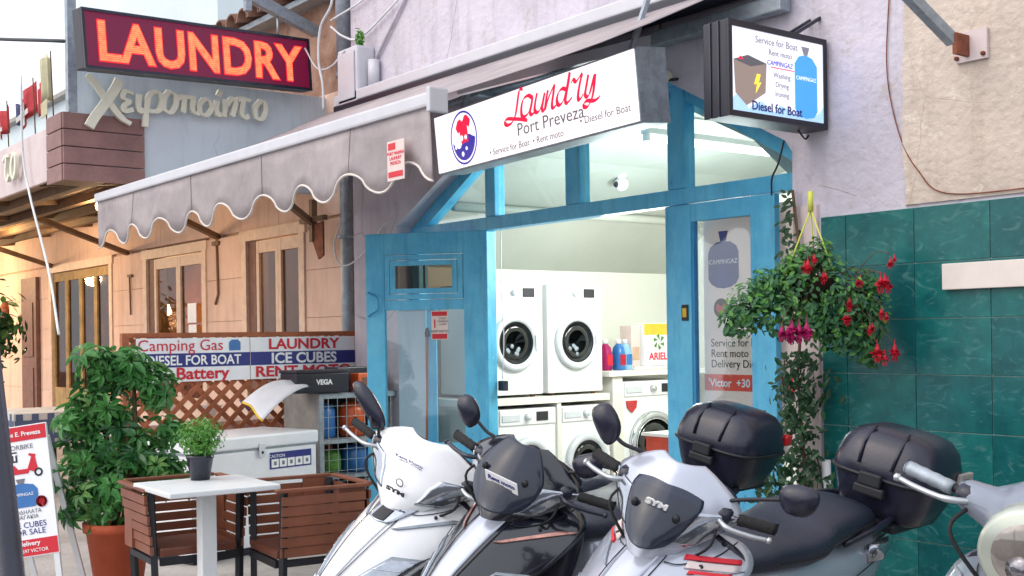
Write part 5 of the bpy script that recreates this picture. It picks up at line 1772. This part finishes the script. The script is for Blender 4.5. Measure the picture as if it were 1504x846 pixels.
def mirror(parent, s, pts, head, m='black', size=(.075, .055), tilt=18):
    MB().tube(catmull([(s * a, b, c) for a, b, c in pts], 5), .006, 8).build('mirror_stem', 'dark', parent)
    hx, hy, hz = head
    sx_, sz_ = size
    rings = []
    for d, k in ((-.022, .3), (-.018, .8), (-.005, 1), (.006, .98), (.018, .8), (.026, .45), (.028, .1)):
        ring = []
        for a in range(20):
            t = 2 * math.pi * a / 20
            c_, s_ = math.cos(t), math.sin(t)
            ex = math.copysign(abs(c_) ** .75, c_) * sx_ * k
            ez = math.copysign(abs(s_) ** .75, s_) * sz_ * k * (1 + .2 * c_)
            v = Matrix.Rotation(R(tilt * s), 3, 'Y') @ Vector((ex, d, ez))
            ring.append((s * hx + v.x, hy + v.y, hz + v.z))
        rings.append(ring)
    o = MB().loft(rings).build('mirror_housing', m, parent)
    return o

def scooter(name, label, loc, rz, lean, steer, st):
    t = thing(name, label, 'scooter', loc, (0, lean, rz), 'scooters parked in front of the laundry')
    P1 = st['paint']
    P2 = st.get('paint2', P1)
    # wheels, fork, fender
    wheel(t, 'front_wheel', .72, .235)
    wheel(t, 'rear_wheel', -.62, .235)
    f_ = MB()
    for sx in (-.075, .075):
        f_.tube([(sx, .72, .235), (sx, .58, .62)], .02, 10)
    f_.build('fork', 'dark', t)
    rings = []
    for k in range(15):
        a = R(25 + k * 9.5)
        cy, cz = .72 + math.cos(a) * .285, .235 + math.sin(a) * .285
        ring = []
        for q in range(9):
            b = math.pi * q / 8
            ring.append((math.cos(b) * .075, cy + math.cos(a) * math.sin(b) * .03, cz + math.sin(a) * math.sin(b) * .03))
        rings.append(ring)
    vs = [p for r_ in rings for p in r_]
    fs = [(i * 9 + k, i * 9 + k + 1, (i + 1) * 9 + k + 1, (i + 1) * 9 + k) for i in range(14) for k in range(8)]
    MB().add(vs, fs, True).build('front_fender', P1, t, solid=.004)
    # leg shield
    rows = st.get('shield', [(.895, .09, .38), (.875, .17, .41), (.83, .225, .49), (.76, .23, .585), (.67, .20, .68), (.57, .15, .76), (.49, .10, .80), (.44, .05, .81)])
    S = grid_surface(rows, .22, power=1.6)
    shd = patch(S, 0, 1, lambda t_: -1, lambda t_: 1, 0, 26, 30).build('front_shield', P1, t, solid=.012)
    # raised centre ridge
    plate(S, .02, .9, lambda q: -.26 * (1 - .45 * q), lambda q: .26 * (1 - .45 * q), .007, 'centre_panel', st.get('centre', P1), shd)
    if st.get('upper_inset'):
        plate(S, .20, .38, lambda q: -.22 - .30 * (1 - q), lambda q: .22 + .30 * (1 - q), .013, 'upper_inset', 'lens', shd)
        plate(S, .30, .37, lambda q: -.14, lambda q: .12, .016, 'upper_inset_slot', 'ink', shd)
    for s in (-1, 1):
        a0, a1 = st.get('lamp', (.54, .86))
        if s > 0:
            uL, uR = (lambda q: .62 - .42 * q), (lambda q: .92 - .1 * q * q)
        else:
            uL, uR = (lambda q: -.92 + .1 * q * q), (lambda q: -.62 + .42 * q)
        lz_ = plate(S, a0, a1, uL, uR, .012, 'headlight', 'lens', shd)
        plate(S, a0 - .01, a1 + .01, lambda q, f=uL: f(q) - .02, lambda q, f=uR: f(q) + .02, .007, 'headlight_surround', 'galv', shd)
        for k_ in range(1, 6):
            vv_ = a0 + (a1 - a0) * k_ / 6
            q_ = (vv_ - a0) / (a1 - a0)
            pp_ = [S(uL(q_) + (uR(q_) - uL(q_)) * j_ / 6, vv_, .0135) for j_ in range(7)]
            MB().tube(pp_, .0016, 5).build('lens_rib', 'chrome', shd)
        # projector bowl set flush in the lens, following its slope
        u0, v0 = s * .53, a0 + (a1 - a0) * .7
        q = S(u0, v0, .012)
        nn = (S(u0 + .05, v0, .012) - S(u0 - .05, v0, .012)).cross(S(u0, v0 - .04, .012) - S(u0, v0 + .04, .012)).normalized()
        if nn.y < 0:
            nn = -nn
        mt = Matrix.Translation(q) @ nn.to_track_quat('Z', 'Y').to_matrix().to_4x4()
        for prof, nm_, mm_ in (([(.046, -.012), (.050, .002), (.046, .006), (.040, .002), (.036, -.002)], 'headlight_rim', 'chrome'), ([(0, .010), (.016, .008), (.030, .002), (.037, -.004)], 'headlight_bowl', 'bowl')):
            l_ = MB().lathe(prof, 24, 'Z')
            l_.v = [tuple(mt @ Vector(p)) for p in l_.v]
            l_.build(nm_, mm_, shd)
        # slash of trim under the shoulder
        if s > 0:
            uL, uR = (lambda q: .30 + .5 * q), (lambda q: .38 + .58 * q)
        else:
            uL, uR = (lambda q: -.38 - .58 * q), (lambda q: -.30 - .5 * q)
        plate(S, .40, .30, uL, uR, .010, 'trim_strip', st.get('trim', 'galv'), shd)
        if st.get('graphic'):
            if s > 0:
                uL, uR = (lambda q: .45), (lambda q: .92)
            else:
                uL, uR = (lambda q: -.92), (lambda q: -.45)
            plate(S, .24, .265, uL, uR, .011, 'red_graphic', 'red', shd)
            plate(S, .275, .31, (lambda q: .5) if s > 0 else (lambda q: -.9), (lambda q: .9) if s > 0 else (lambda q: -.5), .011, 'pink_graphic', 'fascia', shd)
            plate(S, .32, .335, (lambda q: .55) if s > 0 else (lambda q: -.88), (lambda q: .88) if s > 0 else (lambda q: -.55), .011, 'red_graphic', 'red', shd)
    for s in (-1, 1):
        for path in ([(.27, .03), (.30, .2), (.26, .45), (.2, .7), (.1, .95)], [(.98, .12), (.7, .24), (.45, .3), (.3, .3)], [(.97, .5), (.8, .62), (.6, .86), (.3, .93)]):
            pp_ = [tuple(S(s * a_, b_, .0075)) for a_, b_ in path]
            MB().tube(catmull(pp_, 6), .0017, 5).build('panel_seam', 'dark', shd)
        for a_, b_ in ((.8, .15), (.62, .30), (.5, .9)):
            MB().lathe([(.007, -.002), (.007, .003), (.003, .005), (0, .003)], 8, 'Y', tuple(S(s * a_, b_, .008))).build('screw', 'dark', shd)
    q = S(0, .18, .016)
    MB().torus(tuple(q), .018, .003, 'Y', 20, 6).build('badge_ring', 'chrome' if st.get('darkbadge') is None else 'ink', shd)
    MB().lathe([(0, 0), (.014, 0)], 12, 'Y', (q.x, q.y + .002, q.z)).build('badge', 'chrome', shd)
    # inner leg shield
    rows2 = [(.90, .10, .33), (.86, .19, .33), (.78, .22, .33), (.62, .20, .34), (.45, .17, .36), (.32, .16, .36)]
    S2 = grid_surface(rows2, .05)
    patch(S2, 0, 1, lambda q: -1, lambda q: 1, 0, 10, 14).build('inner_shield', 'black', t, solid=.03)
    MB().loft([se_ring_y(y, 0, z, a, b, 3.2, 20) for y, z, a, b in ((.42, .84, .075, .075), (.34, .84, .09, .08), (.28, .80, .08, .1), (.25, .72, .06, .12))]).build('neck_cover', 'black', t)
    MB().box(-.17, .17, -.05, .36, .27, .33, bev=.02).build('floorboard', 'black', t)
    # under-seat body
    body = MB().loft([se_ring_y(y, 0, z, a, b, 2.8, 28) for y, z, a, b in ((.04, .52, .09, .2), (-.02, .53, .13, .21), (-.2, .55, .155, .20), (-.45, .58, .165, .17), (-.7, .63, .14, .12), (-.88, .68, .09, .07), (-.95, .71, .04, .03))]).build('body_panel', P2, t)
    MB().loft([se_ring_y(y, 0, z, a, b, 2.8, 24) for y, z, a, b in ((.0, .36, .12, .07), (-.3, .38, .17, .09), (-.6, .43, .15, .07), (-.75, .48, .1, .04))]).build('lower_panel', 'black', t)
    seat_rows = st.get('seat', ((.1, .74, .06, .03), (.07, .755, .10, .045), (-.05, .765, .135, .055), (-.22, .765, .155, .058), (-.30, .775, .158, .06), (-.36, .80, .15, .062), (-.55, .815, .14, .055), (-.66, .81, .12, .045), (-.70, .80, .07, .03)))
    MB().loft([se_ring_y(y, 0, z, a, b, 2.8, 28) for y, z, a, b in seat_rows]).build('seat', 'seatm', t)
    for s in (-1, 1):
        sm_ = [(s * (a * .985), y, z - b * .15) for y, z, a, b in seat_rows[2:8]]
        MB().tube(catmull(sm_, 5), .0035, 5).build('seat_piping', 'rubber', t)
        MB().tube(catmull([(s * .135, .0, .62), (s * .160, -.2, .60), (s * .165, -.45, .64), (s * .138, -.72, .68)], 6), .002, 5).build('panel_seam', 'dark', t)
        MB().tube(catmull([(s * .13, -.02, .48), (s * .157, -.25, .50), (s * .16, -.45, .54), (s * .12, -.72, .60)], 6), .002, 5).build('panel_seam', 'dark', t)
        MB().tube(catmull([(s * .13, -.45, .76), (s * .155, -.6, .80), (s * .13, -.78, .82), (s * .05, -.86, .82)], 5), .012, 8).build('grab_rail', st.get('rail', 'black'), t)
        MB().loft([se_ring_y(y, s * x, z, a, b, 2.4, 14) for y, x, z, a, b in ((-.62, .135, .70, .012, .035), (-.72, .135, .705, .024, .035), (-.84, .10, .71, .02, .025), (-.9, .06, .715, .006, .01))]).build('tail_indicator', 'lens', t)
    MB().box(-.05, .05, -.97, -.92, .70, .74, bev=.01).build('tail_light', 'redl', t)
    if st.get('box'):
        bxx = top_box(t, st['box'], st.get('boxm', 'black'))
        bx_, by_, bz_ = st['box']
        MB().bar((0, -.7, .80), (0, by_, bz_ - .16), .14, .03).build('box_carrier', 'dark', t)
        if st.get('reflector'):
            for s in (-1, 1):
                MB().box(bx_ + s * .172 - .016, bx_ + s * .172 + .016, by_ - .165, by_ - .12, bz_ + .04, bz_ + .085, bev=.01).build('reflector', 'redl', bxx)
        if st.get('latch'):
            MB().box(bx_ - .207, bx_ - .19, by_ - .15, by_ - .05, bz_ + .02, bz_ + .06, bev=.006).build('latch', 'kerbm', bxx)
            MB().box(bx_ - .05, bx_ + .05, by_ - .218, by_ - .2, bz_ - .05, bz_ + .05, bev=.008).build('latch', 'kerbm', bxx)
        MB().box(bx_ - .04, bx_ + .04, by_ + .19, by_ + .21, bz_ - .015, bz_ + .03, bev=.006).build('lock', 'dark', bxx)
    # side stand
    MB().tube([(-.1, -.05, .27), (-.26, .0, .03)], .011, 8).build('side_stand', 'dark', t)
    # ---------------- handlebar group, steered
    hb = MB().tube(catmull([(-.35, -.10, .0), (-.2, -.06, .0), (-.06, 0, -.02), (.06, 0, -.02), (.2, -.06, .0), (.35, -.10, .0)], 5), .011, 10).build('handlebar', 'dark', t, (0, .40, st.get('barz', 1.0)), (R(-8), st.get('hroll', R(-7)), steer))
    hb.scale = (st.get('bs', 1), 1, 1)
    gm = st.get('grip', 'rubber')
    for s in (-1, 1):
        gr = MB()
        pts = [(s * (.225 + .12 * k / 8), -.062 - .034 * k / 8, 0) for k in range(9)]
        gr.tube(pts, [.0175 if k % 2 else .0162 for k in range(9)], 12)
        gr.lathe([(0, 0), (.019, 0)], 10, 'X', (s * .346, -.097, 0))
        gr.build('grip', gm, hb)
        MB().loft([se_ring_y(y, s * .18, .005, a, b, 3, 12) for y, a, b in ((-.095, .02, .018), (-.08, .032, .026), (-.03, .032, .026), (-.015, .02, .016))]).build('switch_housing', 'black', hb)
        MB().tube(catmull([(s * .17, -.02, .0), (s * .22, .005, -.004), (s * .29, -.02, -.012), (s * .345, -.045, -.014)], 5), [.0085] * 6 + [.0075] * 6 + [.007] * 4, 8).build('brake_lever', st.get('lever', 'alu'), hb)
        MB().lathe([(0, -.01), (.010, -.005), (.010, .005), (0, .01)], 8, 'X', (s * .348, -.046, -.014)).build('lever_tip', st.get('lever', 'alu'), hb)
    style = st.get('cowl', 'sport')
    if style == 'sport':
        rows3 = st.get('cowl_rows', [(.115, .075, -.01), (.095, .125, .015), (.045, .205, .045), (.005, .235, .065), (-.04, .19, .09), (-.09, .12, .115), (-.14, .055, .13)])
        C = grid_surface(rows3, .13, power=1.8)
        cw = patch(C, 0, 1, lambda q: -1, lambda q: 1, 0, 26, 26).build('cowl', st.get('cowl_paint', P1), hb, solid=.01)
        # rear cowl with dials
        D = grid_surface([(.095, .06, -.05), (.07, .12, -.08), (.02, .19, -.10), (-.04, .16, -.09), (-.11, .05, -.05)], .03)
        patch(D, 0, 1, lambda q: -1, lambda q: 1, 0, 14, 14).build('dash_cover', 'black', hb, solid=.01)
        c2 = cw
        c2.name = 'handlebar_cowl'
        for s in (-1, 1):
            if s > 0:
                uL, uR = (lambda q: .42 + .16 * abs(q - .4)), (lambda q: 1.0)
            else:
                uL, uR = (lambda q: -1.0), (lambda q: -.42 - .16 * abs(q - .4))
            patch(C, .46, .80, uL, uR, .006).build('indicator_lens', st.get('lensm', 'lens'), hb, solid=.012)
    if style == 'round':
        wg = MB()
        wg.loft([se_ring_y(0, 0, 0, .01, .01, 2, 20)] if False else [[(x, y * 1.0 + cy, z + cz) for (y, z) in [(math.cos(2 * math.pi * k / 22) * a, math.sin(2 * math.pi * k / 22) * b) for k in range(22)]] for x, cy, cz, a, b in ((-.21, -.055, 0, .024, .026), (-.19, -.055, 0, .036, .036), (-.13, -.03, 0, .05, .048), (-.09, 0, .005, .085, .075), (-.04, .015, .012, .11, .105), (0, .02, .014, .115, .11), (.04, .015, .012, .11, .105), (.09, 0, .005, .085, .075), (.13, -.03, 0, .05, .048), (.19, -.055, 0, .036, .036), (.21, -.055, 0, .024, .026))])
        wg.build('handlebar_cowl', P1, hb)
        MB().lathe([(.06, .0), (.098, .06), (.104, .13), (.102, .155), (.092, .165)], 36, 'Y', (0, 0, -.005)).build('headlight_rim', 'cream', hb)
        MB().lathe([(.092, .150), (.088, .158), (.06, .170), (.03, .176), (0, .178)], 32, 'Y', (0, 0, -.005)).build('headlight_lens', 'taupe', hb)
        MB().lathe([(0, .188), (.02, .185), (.035, .174)], 16, 'Y', (0, 0, -.03)).build('headlight_bulb', 'bowl', hb)
    if st.get('screen'):
        rows4 = st['screen']
        W3 = grid_surface([(a_, b_, c_ + .022) for a_, b_, c_ in rows4], .055, power=2)
        w_o = patch(W3, 0, 1, lambda q: -1, lambda q: 1, 0, 24, 20).build('windscreen', 'screen', hb, solid=.006)
        for s in (-1, 1):
            q = W3(s * .62, .5, .008)
            MB().lathe([(.012, -.004), (.012, .004), (.006, .007), (0, .007)], 12, 'Y', tuple(q)).build('screen_bolt', 'dark', hb)
        if st.get('sym_screen'):
            q = W3(0, .42, .009)
            text('SYM', .032, 0, 0, 0, 'whiteink', hb, sx=1.35, bold=.0016, shear=.25, mtx=Matrix.Translation(q) @ Matrix.Rotation(R(180), 4, 'Z') @ Matrix.Rotation(R(st.get('symtilt', 25)), 4, 'X'), ext=.001)
        if st.get('rent_sticker'):
            q = W3(-.1, .55, .012)
            mt = Matrix.Translation(q) @ Matrix.Rotation(R(180), 4, 'Z') @ Matrix.Rotation(R(25), 4, 'X')
            MB().box(-.068, .068, -.001, .001, -.024, .030, mtx=mt).build('rent_sticker', 'whiteink', hb)
            text('Rent moto', .026, 0, -.003, -.002, 'navy', hb, mtx=mt, bold=.0005)
            text('697 0000 Laundry' if False else 'Laundry Preveza', .013, 0, -.018, -.002, 'greyink', hb, mtx=mt)
    if st.get('sym_cowl'):
        q = C(0, .74, .010)
        mt = Matrix.Translation(q) @ Matrix.Rotation(R(180), 4, 'Z') @ Matrix.Rotation(R(24), 4, 'X')
        text('SYM', .032, 0, 0, -.001, 'ink', hb, sx=1.3, bold=.0016, shear=.2, mtx=mt)
        q = C(0, .62, .012)
        MB().torus(tuple(q), .014, .0018, 'Y', 20, 5).build('badge_ring', 'ink', hb)
        q = C(0, .34, .010)
        mt = Matrix.Translation(q) @ Matrix.Rotation(R(180), 4, 'Z') @ Matrix.Rotation(R(34), 4, 'X')
        text('Rent Moto', .026, 0, 0, -.001, 'navy', hb, mtx=mt)
        text('Laundry Preveza', .014, 0, -.016, -.001, 'greyink', hb, mtx=mt)
    dflt = ((.15, -.05, .04), (.19, -.06, .12), (.235, -.06, .17), .255, .225, 20)
    for s in st.get('mirrors', (-1, 1)):
        q = st.get('mL' if s > 0 else 'mR', dflt)
        mirror(hb, s, q[:3] + ((q[3], -.06, q[4]),), (q[3], -.06, q[4]), size=st.get('msize', (.05, .068)), tilt=q[5])
    # cables
    for s in (-1, 1):
        MB().tube(catmull([(s * .16, -.04, .0), (s * .19, .03, -.06), (s * .1, .03, -.15), (s * .05, .0, -.2)], 5), .005, 6).build('brake_cable', 'rubber', hb)
    return t

HZ = R(189)
LEAN = R(-13)
screen_s = [(.072, .08, .005), (.066, .10, .01), (.03, .128, .045), (.0, .122, .075), (-.045, .10, .105), (-.075, .075, .12), (-.088, .04, .13)]
screen_b = [(.128, .04, -.01), (.122, .07, .0), (.085, .105, .035), (.035, .135, .07), (-.01, .13, .10), (-.05, .105, .12), (-.07, .06, .135)]
scooter('scooter', 'white scooter with SYM letters on its cowl, leftmost of the row', (-3.90, -2.2, 0), HZ, R(-15), R(14),
        dict(paint='paintw', sym_cowl=True, mirrors=(1,), mL=((.19, -.03, .02), (.20, -.03, .06), (.22, -.02, .06), .27, .115, 48), bs=1.08, msize=(.034, .098), upper_inset=True, warm=True, lensm='lens', darkbadge=1, barz=.96))
scooter('scooter', 'black scooter with smoked windscreen carrying a Rent moto sticker', (-3.38, -2.12, 0), HZ, LEAN, R(12),
        dict(paint='paintb', paint2='paints', screen=screen_b, bs=.93, rent_sticker=True, box=(0, -.88, .96), reflector=True, lever='black', warm=True, centre='paints', trim='lenso', barz=.955, mL=((.14, -.05, .03), (.155, -.06, .07), (.2, -.06, .08), .285, .125, 38), mR=((.14, -.05, .03), (.16, -.06, .06), (.2, -.06, .08), .235, .115, 60), msize=(.041, .058)))
scooter('scooter', 'silver scooter with large SYM windscreen and red white graphics', (-2.60, -2.2, 0), HZ, LEAN, R(14),
        dict(paint='paints', screen=screen_s, bs=.82, sym_screen=True, box=(-.07, -.87, .93), latch=True, graphic=True, centre='paints', barz=.965, mL=((.15, -.05, .03), (.16, -.07, .07), (.24, -.06, .08), .31, .12, 46), mR=((.15, -.05, .03), (.22, -.06, .06), (.33, -.06, .10), .40, .12, 80), msize=(.044, .064)))
scooter('scooter', 'grey retro scooter with round chrome headlight at the right edge', (-1.545, -2.06, 0), HZ, R(-10), R(8),
        dict(paint='paintg', cowl='round', grip='galv', mirrors=(), barz=.975, rail='chrome', lever='alu'))
